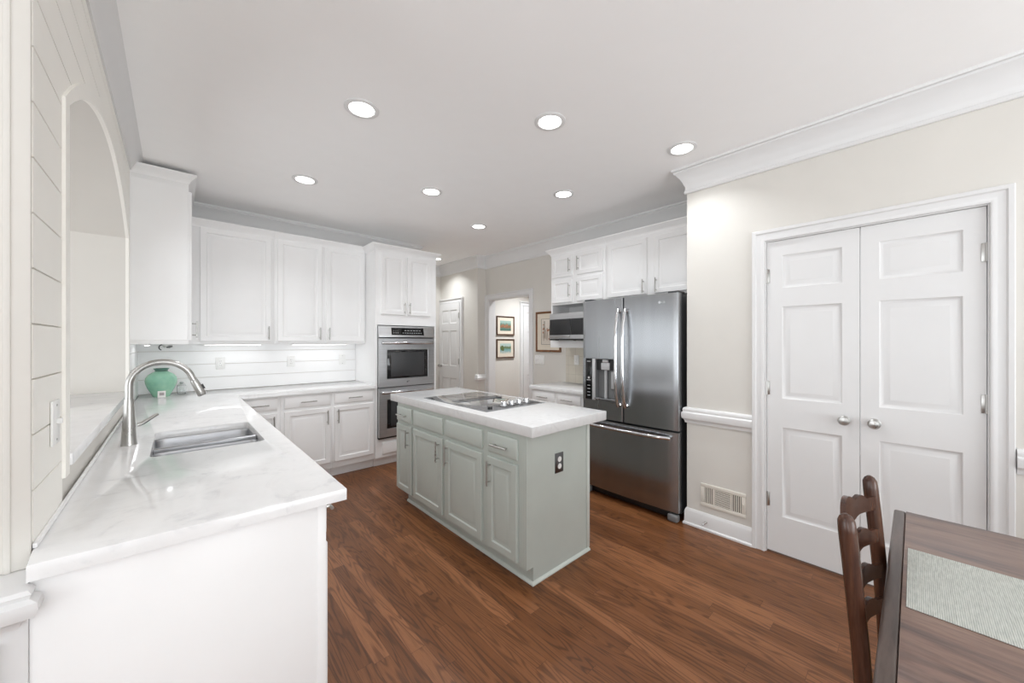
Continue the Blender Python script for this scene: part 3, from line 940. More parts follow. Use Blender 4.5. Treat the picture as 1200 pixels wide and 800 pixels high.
# vase, card, glass jar in the corner
t = thing('vase', 'round jade green ceramic vase with dark flared rim in the counter corner', 'vase', (-0.086, 4.36, CT))
prof = [(0, 0), (0.052, 0), (0.055, 0.006), (0.069, 0.035), (0.089, 0.078), (0.100, 0.112), (0.103, 0.136), (0.099, 0.160), (0.084, 0.185), (0.060, 0.203), (0.046, 0.211)]
MB().lathe(prof + [(0.042, 0.214), (0.03, 0.2), (0.0, 0.195)], seg=40).build('vase_body', 'vase', t)
MB().lathe([(0.036, 0.207), (0.0405, 0.2115), (0.041, 0.224), (0.050, 0.237), (0.052, 0.240), (0.048, 0.240), (0.037, 0.227), (0.034, 0.212)], seg=40).build('rim', 'rim', t)
t = thing('place_card', 'small white printed card leaning against the green vase', 'card', (-0.082, 4.25, CT))
mx = Matrix.Rotation(math.radians(-14), 4, 'X')
MB().box(-0.025, 0.025, -0.002, 0.002, 0, 0.056, 0.0008, mx=mx).build('card_sheet', 'card', t)
MB().box(-0.014, 0.016, -0.0028, -0.0022, 0.018, 0.042, mx=mx).build('print', 'card_print', t)
t = thing('glass_jar', 'small clear glass jar with a round grey knob, right of the green vase', 'jar', (0.045, 4.47, CT))
MB().lathe([(0, 0.0), (0.030, 0.0), (0.033, 0.004), (0.034, 0.07), (0.031, 0.074), (0.028, 0.074), (0.030, 0.068), (0.029, 0.008), (0.0, 0.006)], seg=28).build('jar_body', 'glass', t)
MB().lathe([(0, 0.0745), (0.033, 0.0745), (0.034, 0.079), (0.02, 0.085), (0.008, 0.087), (0.014, 0.094), (0.015, 0.102), (0.008, 0.108), (0, 0.109)], seg=28).build('lid', 'lgrey', t)

# ------------------------------------------------------------------ double oven
ox, oz, ow = 1.645, 0.308, 0.684
t = thing('double_wall_oven', 'stainless double wall oven with black windows', 'oven', (ox, OFY, oz), 0)
mb = MB().box(0.0, ow, 0.0215, 0.5, 0.0, 1.255)
mb.box(0, ow, -0.004, -0.0005, 0.0, 1.255, 0.001)
mb.build('oven_body', 'dgrey', t)
# control panel (bows out at its foot)
prof = [(-0.0045, 1.118), (-0.022, 1.118), (-0.046, 1.126), (-0.048, 1.136), (-0.036, 1.165), (-0.028, 1.215), (-0.024, 1.246), (-0.016, 1.252), (-0.0045, 1.252)]
cp = MB().prism(prof, 0.0, ow, 'x', bev=0.002).build('control_panel', 'steel_h', t)
MB().prism([(-0.028, 1.152), (-0.0435, 1.150), (-0.0305, 1.232), (-0.02, 1.236)], 0.145, 0.545, 'x', bev=0.001).build('display', 'black', cp)
for i in range(9): MB().box(0.275 + i * 0.028, 0.291 + i * 0.028, -0.0407, -0.039, 1.172, 1.178).build('button', 'glyph', cp)
for i in range(6): MB().box(0.30 + i * 0.036, 0.322 + i * 0.036, -0.0368, -0.035, 1.200, 1.206).build('button', 'glyph', cp)
for i in range(3):
    for j in range(3): MB().box(0.165 + i * 0.024, 0.177 + i * 0.024, -0.0365 - 0.0035 * (1 - j) + 0.0, -0.033, 1.172 + j * 0.018, 1.178 + j * 0.018).build('button', 'glyph', cp)


def oven_door(z0, z1):
    d = MB().slab(ow - 0.004, z1 - z0, 0.038, [(0.085, ow - 0.085, 0.085, z1 - z0 - 0.125)], [(0, 0), (0.003, 0.004), (0.005, 0.006)]).build('oven_door', 'steel_h', t, loc=(0.002, -0.005, z0))
    W_ = ow - 0.004; H_ = z1 - z0
    MB().box(0.091, W_ - 0.087, -0.0355, -0.0325, 0.091, H_ - 0.131, 0.001).build('window', 'oven_glass', d)
    MB().box(0.135, W_ - 0.135, -0.0367, -0.0357, 0.112, H_ - 0.155, 0.0003).build('window_inner_frame', 'dgrey', d)
    zz = H_ - 0.050
    path = []
    for k in range(13):
        u = -1 + 2 * k / 12
        path.append((W_ / 2 + u * (W_ / 2 - 0.028), -0.058 - 0.022 * (1 - u * u), zz))
    path = [(0.028, -0.036, zz)] + path + [(W_ - 0.028, -0.036, zz)]
    MB().tube(path, 0.0125, 12, 1.3).build('handle', 'chrome', d)
    return d


od = oven_door(0.572, 1.112)
mb = MB()
mb.lathe([(0, 0), (0.008, 0), (0.008, 0.0012), (0, 0.0014)], mx=Matrix.Translation((0.330, -0.038, 0.045)) @ Matrix.Rotation(PI / 2, 4, 'X'))
mb.box(0.342, 0.346, -0.0392, -0.038, 0.038, 0.054).box(0.346, 0.353, -0.0392, -0.038, 0.050, 0.054)
mb.build('brand_emblem', 'chrome', od)
oven_door(0.020, 0.562)
MB().box(0.0, ow, -0.03, -0.005, 0.0, 0.016, 0.002).build('bottom_trim', 'blackp', t)

# ------------------------------------------------------------------ island
IX0, IX1, IY0, IY1 = 1.452, 2.032, 1.465, 3.08
t = thing('kitchen_island', 'sage green kitchen island with raised panel doors and plain end', 'island', (IX0, IY1, 0), FACE_W)
wd = IY1 - IY0; dp = IX1 - IX0
mb = MB().box(0.02, wd - 0.02, 0.0, dp - 0.012, 0.097, 0.853).box(0.1, wd - 0.02, 0.05, dp - 0.012, 0, 0.097)
mb.build('island_body', 'sage', t)
# end panels with a toe notch
endp = [(0.0, 0.097), (0.052, 0.097), (0.052, 0), (dp, 0), (dp, 0.853), (0, 0.853)]
ep = MB().prism(endp, wd - 0.0195, wd, 'x').build('end_panel', 'sage', t)
MB().box(0.0, 0.0195, 0, dp, 0.097, 0.853).build('end_panel', 'sage', t)
MB().box(wd + 0.0005, wd + 0.006, dp - 0.028, dp + 0.004, 0.02, 0.853, 0.001).build('corner_trim', 'sage_trim', t)
BM = [(0, 0), (0.014, 0), (0.014, 0.006), (0.006, 0.016), (0, 0.018)]
MB().sweep([(0.1, 0.0495), (wd + 0.0005, 0.0495), (wd + 0.0005, dp)], BM).build('base_molding', 'sage_trim', t)
Yt = lambda y: IY1 - y
# (door y range), drawer, handle side
spec = [((3.068, 2.802), 'drawer', 'r'), ((2.766, 2.327), 'false', 'r'), ((2.277, 1.858), 'false', 'l'), ((1.797, 1.531), 'drawer', 'l')]
for (ya, yb), kd, sd in spec:
    a, b = Yt(ya), Yt(yb)
    front(t, kd, a, b, 0.700, 0.820, 'sage', ((a + b) / 2, 0.757, False, 0.15) if kd == 'drawer' else None)
    hx = b - 0.035 if sd == 'r' else a + 0.035
    front(t, 'door', a, b, 0.115, 0.672, 'sage', (hx, 0.575, True, 0.15))


def outlet(t, mx, plate='plate', face='plate', kind='outlet', gang=1):
    wd_ = 0.072 + 0.046 * (gang - 1)
    MB().box(-wd_ / 2, wd_ / 2, -0.006, 0, -0.058, 0.058, 0.0025, mx=mx).build('cover_plate', plate, t)
    for g in range(gang):
        ox_ = (g - (gang - 1) / 2) * 0.046
        if kind == 'outlet':
            for s in (-1, 1):
                m2 = mx @ Matrix.Translation((ox_, -0.0062, s * 0.0205)) @ Matrix.Rotation(PI / 2, 4, 'X')
                o = MB().lathe([(0, 0), (0.0165, 0), (0.0165, 0.0016), (0, 0.0018)], seg=20, mx=m2).build('socket', face, t)
                MB().box(-0.0075, -0.0055, 0.002 - 0.006, 0.004, 0.0017, 0.0022, mx=m2).box(0.0055, 0.0075, -0.004, 0.004, 0.0017, 0.0022, mx=m2).build('slots', 'slot', o)
        elif kind == 'rocker':
            MB().box(ox_ - 0.0165, ox_ + 0.0165, -0.0085, -0.0055, -0.033, 0.033, 0.001, mx=mx).build('rocker', face, t)
        else:
            MB().box(ox_ - 0.005, ox_ + 0.005, -0.016, -0.0055, -0.004, 0.010, 0.002, mx=mx).build('toggle', face, t)
    mb = MB()
    for g in range(gang):
        for s in (-1, 1):
            mb.lathe([(0, 0), (0.003, 0), (0.003, 0.0006), (0, 0.0008)], seg=10, mx=mx @ Matrix.Translation(((g - (gang - 1) / 2) * 0.046, -0.0062, (0 if kind == 'outlet' else s * 0.045))) @ Matrix.Rotation(PI / 2, 4, 'X'))
    mb.build('screws', 'screw', t)


# socket on the island's end (local end face is +x): turn the plate's -y to +x
outm = Matrix.Translation((wd, 0.275, 0.645)) @ Matrix.Rotation(PI / 2, 4, 'Z')
pl = MB().box(-0.037, 0.037, -0.006, -0.0002, -0.06, 0.06, 0.0025, mx=outm).build('outlet_plate', 'steel_dark', t)
mb = MB()
for s in (-1, 1): mb.lathe([(0, 0), (0.0165, 0), (0.0165, 0.0016), (0, 0.0018)], seg=20, mx=outm @ Matrix.Translation((0, -0.0062, s * 0.021)) @ Matrix.Rotation(PI / 2, 4, 'X'))
mb.build('sockets', 'plate', pl)

o = MB()
o.box(1.432, 2.146, 1.402, 3.19, 0.8535, CT, 0.004)
tag(o.build('island_countertop', 'marble_b'), 'thick white stone top overhanging the sage green island', 'countertop')

# cooktop
KX0, KX1, KY0, KY1 = 1.522, 2.078, 1.912, 2.735
t = thing('cooktop', 'black glass electric cooktop with steel knobs set in the island top', 'cooktop', (0, 0, CT))
MB().box(KX0, KX1, KY0, KY1, 0.0003, 0.006, 0.002).build('glass_top', 'cook_glass', t)
mb = MB().box(KX0 - 0.004, KX1 + 0.004, KY0 - 0.004, KY0, 0.0003, 0.005).box(KX0 - 0.004, KX1 + 0.004, KY1, KY1 + 0.004, 0.0003, 0.005).box(KX0 - 0.004, KX0, KY0, KY1, 0.0003, 0.005).box(KX1, KX1 + 0.004, KY0, KY1, 0.0003, 0.005)
mb.build('edge_trim', 'steel', t)
mb = MB().box(1.585, 2.02, 2.33, 2.42, 0.0062, 0.011, 0.002)
g = mb.build('vent_grille', 'grey', t)
mb = MB().box(1.60, 2.005, 2.345, 2.368, 0.0112, 0.0122).box(1.60, 2.005, 2.382, 2.405, 0.0112, 0.0122)
mb.build('vent_slots', 'black', g)
MB().box(1.69, 2.05, 1.93, 2.035, 0.0062, 0.0075, 0.0005).build('control_strip', 'dgrey', t)
for x in (1.735, 1.81, 1.885, 1.96):
    k = MB().lathe([(0, 0.0078), (0.026, 0.0078), (0.026, 0.012), (0.022, 0.014), (0.0215, 0.038), (0.019, 0.041), (0, 0.041)], (x, 1.985, 0), 20).build('knob', 'chrome', t)
    MB().box(x - 0.002, x + 0.002, 1.972, 1.998, 0.0412, 0.0422).build('pointer', 'dgrey', k)
MB().lathe([(0, 0.0062), (0.017, 0.0062), (0.017, 0.02), (0.014, 0.024), (0, 0.024)], (1.585, 1.955, 0), 20).build('knob', 'blackp', t)
for (x, y, r) in ((1.66, 2.56, 0.085), (1.93, 2.57, 0.1), (1.65, 2.20, 0.09), (1.93, 2.19, 0.08)):
    mb = MB(); ring = [(r - 0.002, 0.0061), (r, 0.0061), (r, 0.00625), (r - 0.002, 0.00625)]
    mb.rings([[(x + q * math.cos(2 * PI * k / 40), y + q * math.sin(2 * PI * k / 40), z) for q, z in ring] for k in range(40)], closed=True)
    mb.build('burner_mark', 'grey', t)

# ------------------------------------------------------------------ refrigerator
RX, RYL, RW = 2.80, 2.097, 0.888
t = thing('refrigerator', 'stainless french door refrigerator with ice dispenser beside pantry wall', 'refrigerator', (RX, RYL, 0), FACE_W)
MB().box(0.006, RW - 0.006, 0.078, 0.715, 0.05, 1.752, 0.004).build('fridge_body', 'dgrey', t)


def fy(x):                                  # bowed door fronts
    u = (x - RW / 2) / (RW / 2)
    return 0.016 * u * u


def door_poly(x0, x1, rl=True, rr=True, yb=0.070):
    n = 10; p = []
    for i in range(n + 1):
        x = x0 + (x1 - x0) * i / n
        y = fy(x)
        if i == 0 and rl: p += [(x, y + 0.014), (x + 0.003, y + 0.005), (x + 0.010, y)]
        elif i == n and rr: p += [(x - 0.010, y), (x - 0.003, y + 0.005), (x, y + 0.014)]
        else: p.append((x, y))
    return p + [(x1, yb), (x0, yb)]


ZS, ZT = 0.700, 1.756
XM = 0.4265
# left door round the dispenser
dx0, dx1, dz0, dz1 = 0.040, 0.362, 0.855, 1.232
mb = MB().prism(door_poly(0.0, XM), ZS, dz0, 'z').prism(door_poly(0.0, XM), dz1, ZT, 'z')
mb.prism(door_poly(0.0, dx0, True, False), dz0, dz1, 'z').prism(door_poly(dx1, XM, False, True), dz0, dz1, 'z')
ld = mb.build('door', 'steel', t)
dsp = MB().box(dx0, dx1, 0.062, 0.069, dz0, dz1).box(dx0, 0.147, 0.012, 0.062, dz0, dz1).box(0.147, dx1, 0.006, 0.062, dz0, dz0 + 0.012).box(0.147, dx1, 0.006, 0.062, dz1 - 0.006, dz1).build('ice_dispenser', 'grey', ld)
# sub-parts of the dispenser hang under the door
MB().box(dx0 + 0.002, 0.112, 0.003, 0.0118, dz0 + 0.004, dz1 - 0.003, 0.001).build('dispenser_panel', 'black', ld)
MB().box(0.116, 0.146, -0.001, 0.0118, dz0, dz1 - 0.004, 0.003).build('dispenser_frame', 'lgrey', ld)
for (x0, x1, z0, z1) in [(0.062, 0.092, 0.890 + i * 0.030, 0.896 + i * 0.030) for i in range(4)] + [(0.056, 0.098, 1.03, 1.036), (0.068, 0.088, 1.045, 1.062), (0.058, 0.096, 1.20, 1.206)]:
    MB().box(x0, x1, 0.0022, 0.0032, z0, z1).build('panel_icon', 'glyph', ld)
MB().box(0.2, 0.285, 0.014, 0.06, 1.13, 1.195, 0.006).box(0.215, 0.27, 0.010, 0.05, 1.196, 1.222, 0.006).build('dispenser_nozzle', 'lgrey', ld)
MB().box(0.148, 0.361, 0.03, 0.0618, 1.128, 1.225).build('dispenser_hood', 'blackp', ld)
MB().tube([(0.232, 0.045, 0.868), (0.232, 0.045, 1.128)], 0.014, 14).build('water_tube', 'lgrey', ld)
MB().box(0.285, 0.345, 0.042, 0.052, 0.965, 1.115, 0.004).build('paddle', 'lgrey', ld)
MB().box(0.147, dx1 - 0.002, -0.012, 0.05, dz0 + 0.0125, dz0 + 0.026, 0.004).build('drip_tray', 'steel', ld)
rd = MB().prism(door_poly(XM + 0.005, RW), ZS, ZT, 'z').build('door', 'steel', t)
fz = MB().prism(door_poly(0.0, RW), 0.075, 0.685, 'z').build('freezer_drawer', 'steel', t)


def bow(p0, p1, bulge, n=14):
    a, b = Vector(p0), Vector(p1); out = []
    for i in range(n + 1):
        u = i / n; q = a.lerp(b, u); q.y -= bulge * (1 - (2 * u - 1) ** 4) * 1.0
        out.append(q)
    return out


for dparent, hx in ((ld, XM - 0.030), (rd, XM + 0.036)):
    mb = MB().tube([(hx, 0.004, 0.85)] + bow((hx, -0.022, 0.835), (hx, -0.022, 1.650), 0.045) + [(hx, 0.004, 1.635)], [0.012] + [0.0145] * 15 + [0.012], 14)
    mb.build('handle', 'chrome', dparent)
MB().tube([(0.075, 0.004, 0.642)] + bow((0.062, -0.018, 0.642), (0.832, -0.018, 0.642), 0.045) + [(0.815, 0.004, 0.642)], [0.012] + [0.0145] * 15 + [0.012], 14).build('handle', 'chrome', fz)
mb = MB()
em = Matrix.Translation((0.745, fy(0.745) - 0.0002, 1.69)) @ Matrix.Rotation(PI / 2, 4, 'X')
mb.lathe([(0.0085, 0), (0.011, 0), (0.011, 0.0012), (0.0085, 0.0012)], seg=24, mx=em)
for bx in ((0.742, 0.744, 1.684, 1.696), (0.744, 0.749, 1.684, 1.686), (0.762, 0.764, 1.683, 1.698), (0.764, 0.771, 1.683, 1.685), (0.776, 0.778, 1.683, 1.698), (0.778, 0.786, 1.683, 1.685), (0.778, 0.786, 1.696, 1.698), (0.784, 0.786, 1.683, 1.690), (0.781, 0.786, 1.689, 1.691)):
    x0, x1, z0, z1 = bx
    mb.box(x0, x1, fy(x0) - 0.0012, fy(x0) + 0.002, z0, z1)
mb.build('brand_emblem', 'chrome', rd)
MB().box(0.02, RW - 0.02, 0.05, 0.077, 0.012, 0.073, 0.003).build('base_grille', 'blackp', t)
for x in (0.045, RW - 0.045):
    MB().box(x - 0.04, x + 0.04, 0.004, 0.060, 0.0, 0.058, 0.015, 3).build('foot', 'grey', t)
for x in (0.05, RW - 0.05):
    MB().box(x - 0.04, x + 0.04, 0.03, 0.16, 1.7525, 1.772, 0.004).build('hinge_cover', 'dgrey', t)

# ------------------------------------------------------------------ cabinets on the alcove wall
AX = 3.23
t = thing('upper_cabinet', 'white two-door cabinet above the refrigerator', 'cabinet', (AX, 2.118, 1.80), FACE_W, 'white wall cabinets')
wd = 0.944
MB().box(0, wd, 0, XA - AX - 0.001, 0, 0.585, 0.0015).build('cabinet_body', 'white', t)
front(t, 'door', 0.032, 0.447, 0.022, 0.545, pull=(0.420, 0.095, True, 0.13))
front(t, 'door', 0.516, 0.925, 0.022, 0.545, pull=(0.543, 0.095, True, 0.13))
crown(t, [(0, 0), (wd, 0)], 0.575)
t = thing('upper_cabinet', 'white cabinet with four small doors above the microwave', 'cabinet', (AX, 2.855, 1.316), FACE_W, 'white wall cabinets')
wd = 0.736
mb = MB().box(0, wd, 0, XA - AX - 0.001, 0.484, 1.069, 0.0015).box(0, 0.02, 0, XA - AX - 0.001, 0.078, 0.484).box(wd - 0.02, wd, 0, XA - AX - 0.001, 0.078, 0.484).box(0.02, wd - 0.02, 0.31, XA - AX - 0.001, 0.078, 0.484)
mb.build('cabinet_body', 'white', t)
MB().box(-0.002, wd, -0.012, XA - AX - 0.001, 0.0, 0.0775, 0.002).build('shelf', 'white', t)
for (z0, z1) in ((0.506, 0.765), (0.792, 1.032)):
    front(t, 'door', 0.028, 0.313, z0, z1, pull=(0.288, (z0 + z1) / 2, True, 0.15))
    front(t, 'door', 0.382, 0.708, z0, z1, pull=(0.407, (z0 + z1) / 2, True, 0.15))
crown(t, [(0, XA - AX - 0.001), (0, 0), (wd, 0)], 1.059)
# microwave
t = thing('microwave', 'black and stainless microwave on the shelf between picture and refrigerator', 'microwave', (3.125, 2.785, 1.3945), FACE_W)
MB().box(0.028, 0.532, 0.03, 0.41, 0.006, 0.285, 0.003).build('microwave_case', 'dgrey', t)
d = MB().box(0.0, 0.56, 0.0, 0.029, 0.004, 0.30, 0.003).build('front_frame', 'steel_h', t)
MB().box(0.004, 0.30, -0.004, -0.0003, 0.062, 0.236, 0.001).build('door_window', 'mw_glass', t)
MB().box(0.305, 0.556, -0.004, -0.0003, 0.062, 0.236, 0.001).build('control_panel', 'mw_glass', t)
MB().box(0.004, 0.556, -0.003, -0.0003, 0.006, 0.020, 0.0008).build('lower_vent', 'blackp', t)
MB().tube([(0.02, -0.012, 0.045), (0.29, -0.012, 0.045)], 0.009, 10).build('handle', 'steel_h', t)
for x in (0.06, 0.5):
    for y in (0.06, 0.38): MB().box(x - 0.012, x + 0.012, y - 0.012, y + 0.012, 0, 0.0055).build('foot', 'blackp', t)
# low cabinet and its top
t = base_unit('base_cabinet', 'low white cabinet with two drawers beside the refrigerator', (3.03, 2.965, 0), FACE_W, 0.86, XA - 3.03 - 0.001,
              [('drawer', 0.04, 0.345, 0.72, 0.825, 'white', (0.19, 0.772, False, 0.15)), ('drawer', 0.385, 0.69, 0.72, 0.825, 'white', (0.535, 0.772, False, 0.15)),
               ('door', 0.04, 0.345, 0.15, 0.695, 'white', (0.315, 0.6, True, 0.14)), ('door', 0.385, 0.69, 0.15, 0.695, 'white', (0.415, 0.6, True, 0.14))], 0.846, 'base cabinets')
del t['group']
tag(MB().box(3.00, XA - 0.0085, 2.104, 2.985, 0.8465, 0.886, 0.003).build('countertop', 'marble'), 'short white countertop between doorway and refrigerator', 'countertop')

# ------------------------------------------------------------------ sockets and switches
G = 'white outlets on the shiplap backsplash'
t = thing('wall_outlet', 'white outlet on shiplap backsplash nearest the green vase', 'outlet', (0.327, YB - 0.0095, 1.172), 0, G)
outlet(t, Matrix.Identity(4))
dup(t, (0.933, YB - 0.0095, 1.168), 'white outlet in the middle of the shiplap backsplash')
t = thing('light_switch', 'white rocker switch on shiplap backsplash beside the oven tower', 'switch', (1.466, YB - 0.0095, 1.172), 0)
outlet(t, Matrix.Identity(4), kind='rocker')
t = thing('light_switch', 'white toggle switch plate on the cream shiplap left of the arch', 'switch', (XL + 0.0095, 1.526, 1.166), FACE_E)
outlet(t, Matrix.Identity(4), kind='toggle', gang=1)
t = thing('light_switch', 'triple white switch plate under the large framed sketch', 'switch', (XA - 0.0005, 3.35, 1.145), FACE_W)
outlet(t, Matrix.Identity(4), kind='toggle', gang=3)
t = thing('wall_outlet', 'ivory outlet on the cream tiles left of the refrigerator', 'outlet', (XA - 0.0085, 2.735, 1.165), FACE_W)
outlet(t, Matrix.Identity(4))

# ------------------------------------------------------------------ pictures
def picture(label, loc, rz, wd, ht, fmat, art, inset, fw_=0.022, line=False, deco=None):
    t = thing('framed_picture', label, 'picture', loc, rz)
    prof = [(0, -0.001), (0, -0.018), (-0.004, -0.022), (-0.012, -0.022), (-fw_, -0.014), (-fw_, -0.001)]
    P_ = [(0, 0), (wd, 0), (wd, ht), (0, ht)]
    rs = []
    for (px_, pz_), (sx, sz) in zip(P_, ((1, 1), (-1, 1), (-1, -1), (1, -1))):
        rs.append([(px_ - o_ * sx, y_, pz_ - o_ * sz) for o_, y_ in prof])
    MB().rings(rs, closed=True).build('frame', fmat, t)
    MB().box(fw_, wd - fw_, -0.010, -0.002, fw_, ht - fw_).build('mat_board', 'mat_board', t)
    a = fw_ + inset
    ar = MB().box(a, wd - a, -0.012, -0.0102, a, ht - a).build('artwork', art, t)
    if line:
        mb = MB()
        for (x0, x1, z0, z1) in ((a - 0.006, a - 0.002, a - 0.006, ht - a + 0.006), (wd - a + 0.002, wd - a + 0.006, a - 0.006, ht - a + 0.006), (a - 0.002, wd - a + 0.002, a - 0.006, a - 0.002), (a - 0.002, wd - a + 0.002, ht - a + 0.002, ht - a + 0.006)):
            mb.box(x0, x1, -0.0115, -0.0101, z0, z1)
        mb.build('mat_line', 'line', t)
    if deco: deco(ar, wd, ht, a)
    return t


def deco_harbour(ar, wd, ht, a):
    mb = MB()
    for i in range(5):
        x = a + 0.02 + i * 0.032; z = ht * 0.44 + 0.012 * math.sin(i * 2.1)
        mb.box(x, x + 0.026, -0.0128, -0.0121, z, z + 0.026 + 0.006 * (i % 2)); mb.prism([(x - 0.003, z + 0.026), (x + 0.029, z + 0.026), (x + 0.013, z + 0.044)], -0.0128, -0.0121, 'y')
    mb.build('painted_houses', 'ink_red', ar)


def deco_shore(ar, wd, ht, a):
    mb = MB()
    for i in range(9):
        q = random.random(); x = a + 0.03 + 0.045 * random.random(); z = ht * 0.42 + 0.09 * q; r = 0.016 + 0.012 * random.random()
        mb.lathe([(0, 0), (r, 0), (r, 0.0006 + i * 0.0001), (0, 0.0008 + i * 0.0001)], seg=9, mx=Matrix.Translation((x, -0.0121, z)) @ Matrix.Rotation(PI / 2, 4, 'X'))
    mb.build('painted_tree', 'leaf', ar)


def deco_sketch(ar, wd, ht, a):
    mb = MB()
    rnd = random.Random(3)
    for i in range(16):
        x = a + 0.03 + rnd.random() * (wd - 2 * a - 0.06); z = a + 0.04 + rnd.random() * 0.05; hh = 0.06 + rnd.random() * 0.16
        mb.tube([(x, -0.0124, z), (x + 0.008 * (rnd.random() - 0.5), -0.0124, z + hh * 0.5), (x + 0.02 * (rnd.random() - 0.5), -0.0124, z + hh)], 0.0022, 5)
    mb.build('drawn_stems', 'ink', ar)
    mb = MB()
    for i in range(14):
        x = a + 0.03 + rnd.random() * (wd - 2 * a - 0.06); z = a + 0.06 + rnd.random() * 0.22; r = 0.008 + 0.010 * rnd.random()
        mb.lathe([(0, 0), (r, 0), (r, 0.0008), (0, 0.001)], seg=8, mx=Matrix.Translation((x, -0.0121, z)) @ Matrix.Rotation(PI / 2, 4, 'X'))
    mb.build('drawn_blossoms', 'ink_red', ar)


M['leaf'] = plain('olive_leaf_paint', (92, 104, 58), 0.7)
picture('upper of two small dark framed watercolours on the corridor wall, harbour scene', (3.985, 4.7495, 1.497), 0, 0.402, 0.326, 'dframe', 'art_a', 0.055, deco=deco_harbour)
picture('lower of two small dark framed watercolours on the corridor wall, shore scene', (3.985, 4.7495, 1.107), 0, 0.402, 0.326, 'dframe', 'art_b', 0.055, deco=deco_shore)
picture('large brown framed sketch on the wall, half hidden by the microwave', (XA - 0.0005, 3.405, 1.252), FACE_W, 0.428, 0.524, 'oak_frame', 'art_c', 0.075, 0.026, True, deco_sketch)

# ------------------------------------------------------------------ wall register, door stop
t = thing('wall_register', 'ivory metal air register low on the wall beside the double doors', 'register', (XP - 0.0005, 1.070, 0.172), FACE_W)
wd, ht = 0.292, 0.166
mb = MB()
mb.box(0, wd, -0.008, 0, 0, 0.026, 0.002).box(0, wd, -0.008, 0, ht - 0.026, ht, 0.002).box(0, 0.026, -0.008, 0, 0.026, ht - 0.026, 0.002).box(wd - 0.026, wd, -0.008, 0, 0.026, ht - 0.026, 0.002)
mb.box(0.088, 0.096, -0.007, 0, 0.026, ht - 0.026).box(wd - 0.096, wd - 0.088, -0.007, 0, 0.026, ht - 0.026)
mb.build('frame', 'vent', t)
MB().box(0.02, wd - 0.02, -0.0015, -0.0003, 0.02, ht - 0.02).build('duct', 'vent_in', t)
mb = MB()
for i in range(5):
    for x0 in (0.030, wd - 0.086): mb.box(x0 + i * 0.0125, x0 + i * 0.0125 + 0.006, -0.0065, -0.0016, 0.026, ht - 0.026)
for i in range(10): mb.box(0.096, wd - 0.096, -0.0065, -0.0016, 0.029 + i * 0.0113, 0.029 + i * 0.0113 + 0.006)
mb.build('louvers', 'vent', t)
MB().box(wd - 0.018, wd - 0.010, -0.016, -0.0082, 0.085, 0.10, 0.001).build('lever', 'vent', t)
t = thing('door_stop', 'small spring door stop screwed to the white baseboard under the register', 'door stop', (XP - 0.0145, 1.03, 0.062), FACE_W)
mx = Matrix.Rotation(PI / 2, 4, 'X')
MB().lathe([(0, 0), (0.010, 0), (0.010, 0.004), (0.005, 0.008), (0.005, 0.014), (0, 0.014)], mx=mx).build('base', 'nickel', t)
MB().tube([(0.005 * math.cos(k * 0.8), -0.012 - k * 0.0006, 0.005 * math.sin(k * 0.8)) for k in range(70)], 0.0012, 5).build('spring', 'nickel', t)
MB().lathe([(0, 0.053), (0.006, 0.053), (0.007, 0.058), (0.006, 0.066), (0, 0.067)], mx=mx).build('rubber_tip', 'lgrey', t)

# ------------------------------------------------------------------ table, runner, chair
TX0, TX1, TY1, TY0, TZ = 0.925, 1.966, 0.052, -1.85, 0.76
t = thing('dining_table', 'dark walnut dining table in the near right corner', 'table', (0, 0, 0))
mb = MB()
n = 7; stp = (TX1 - TX0) / n
mb.box(TX0, TX1, TY0 + 0.03, TY1 - 0.0303, TZ - 0.032, TZ, 0.001)
mb.build('tabletop', 'table', t)
for (ya, yb) in ((TY1 - 0.030, TY1), (TY0, TY0 + 0.030)): MB().box(TX0, TX1, ya, yb, TZ - 0.032, TZ, 0.006, 3).build('breadboard_end', 'table_edge', t)
mb = MB().box(TX0 + 0.09, TX1 - 0.09, TY1 - 0.155, TY1 - 0.135, TZ - 0.13, TZ - 0.033).box(TX0 + 0.09, TX1 - 0.09, TY0 + 0.135, TY0 + 0.155, TZ - 0.13, TZ - 0.033)
mb.box(TX0 + 0.09, TX0 + 0.11, TY0 + 0.155, TY1 - 0.155, TZ - 0.13, TZ - 0.033).box(TX1 - 0.11, TX1 - 0.09, TY0 + 0.155, TY1 - 0.155, TZ - 0.13, TZ - 0.033)
mb.build('apron', 'table_edge', t)
for x in (TX0 + 0.10, TX1 - 0.10):
    for y in (TY0 + 0.145, TY1 - 0.145):
        MB().lathe([(0, 0), (0.022, 0), (0.026, 0.05), (0.034, 0.30), (0.030, 0.42), (0.042, 0.46), (0.032, 0.50), (0.040, 0.54), (0.042, 0.726), (0, 0.726)], (x, y, 0), 18).build('leg', 'table_edge', t)
o = MB().box(1.255, 1.615, -1.55, 0.014, TZ + 0.0006, TZ + 0.003, 0.001).build('table_runner', 'weave')
tag(o, 'pale grey woven runner lying along the dark table', 'table runner')

t = thing('ladder_back_chair', 'dark stained ladder back chair tucked under the end of the table', 'chair', (1.392, 0.0, 0), math.radians(-2.5))
HX = 0.195
post = [(0.125, 0.02), (0.085, 0.25), (0.068, 0.45), (0.076, 0.62), (0.092, 0.82), (0.107, 0.985)]


def post_y(z):
    for (y0, z0), (y1, z1) in zip(post, post[1:]):
        if z0 <= z <= z1: return y0 + (y1 - y0) * (z - z0) / (z1 - z0)
    return post[-1][0]


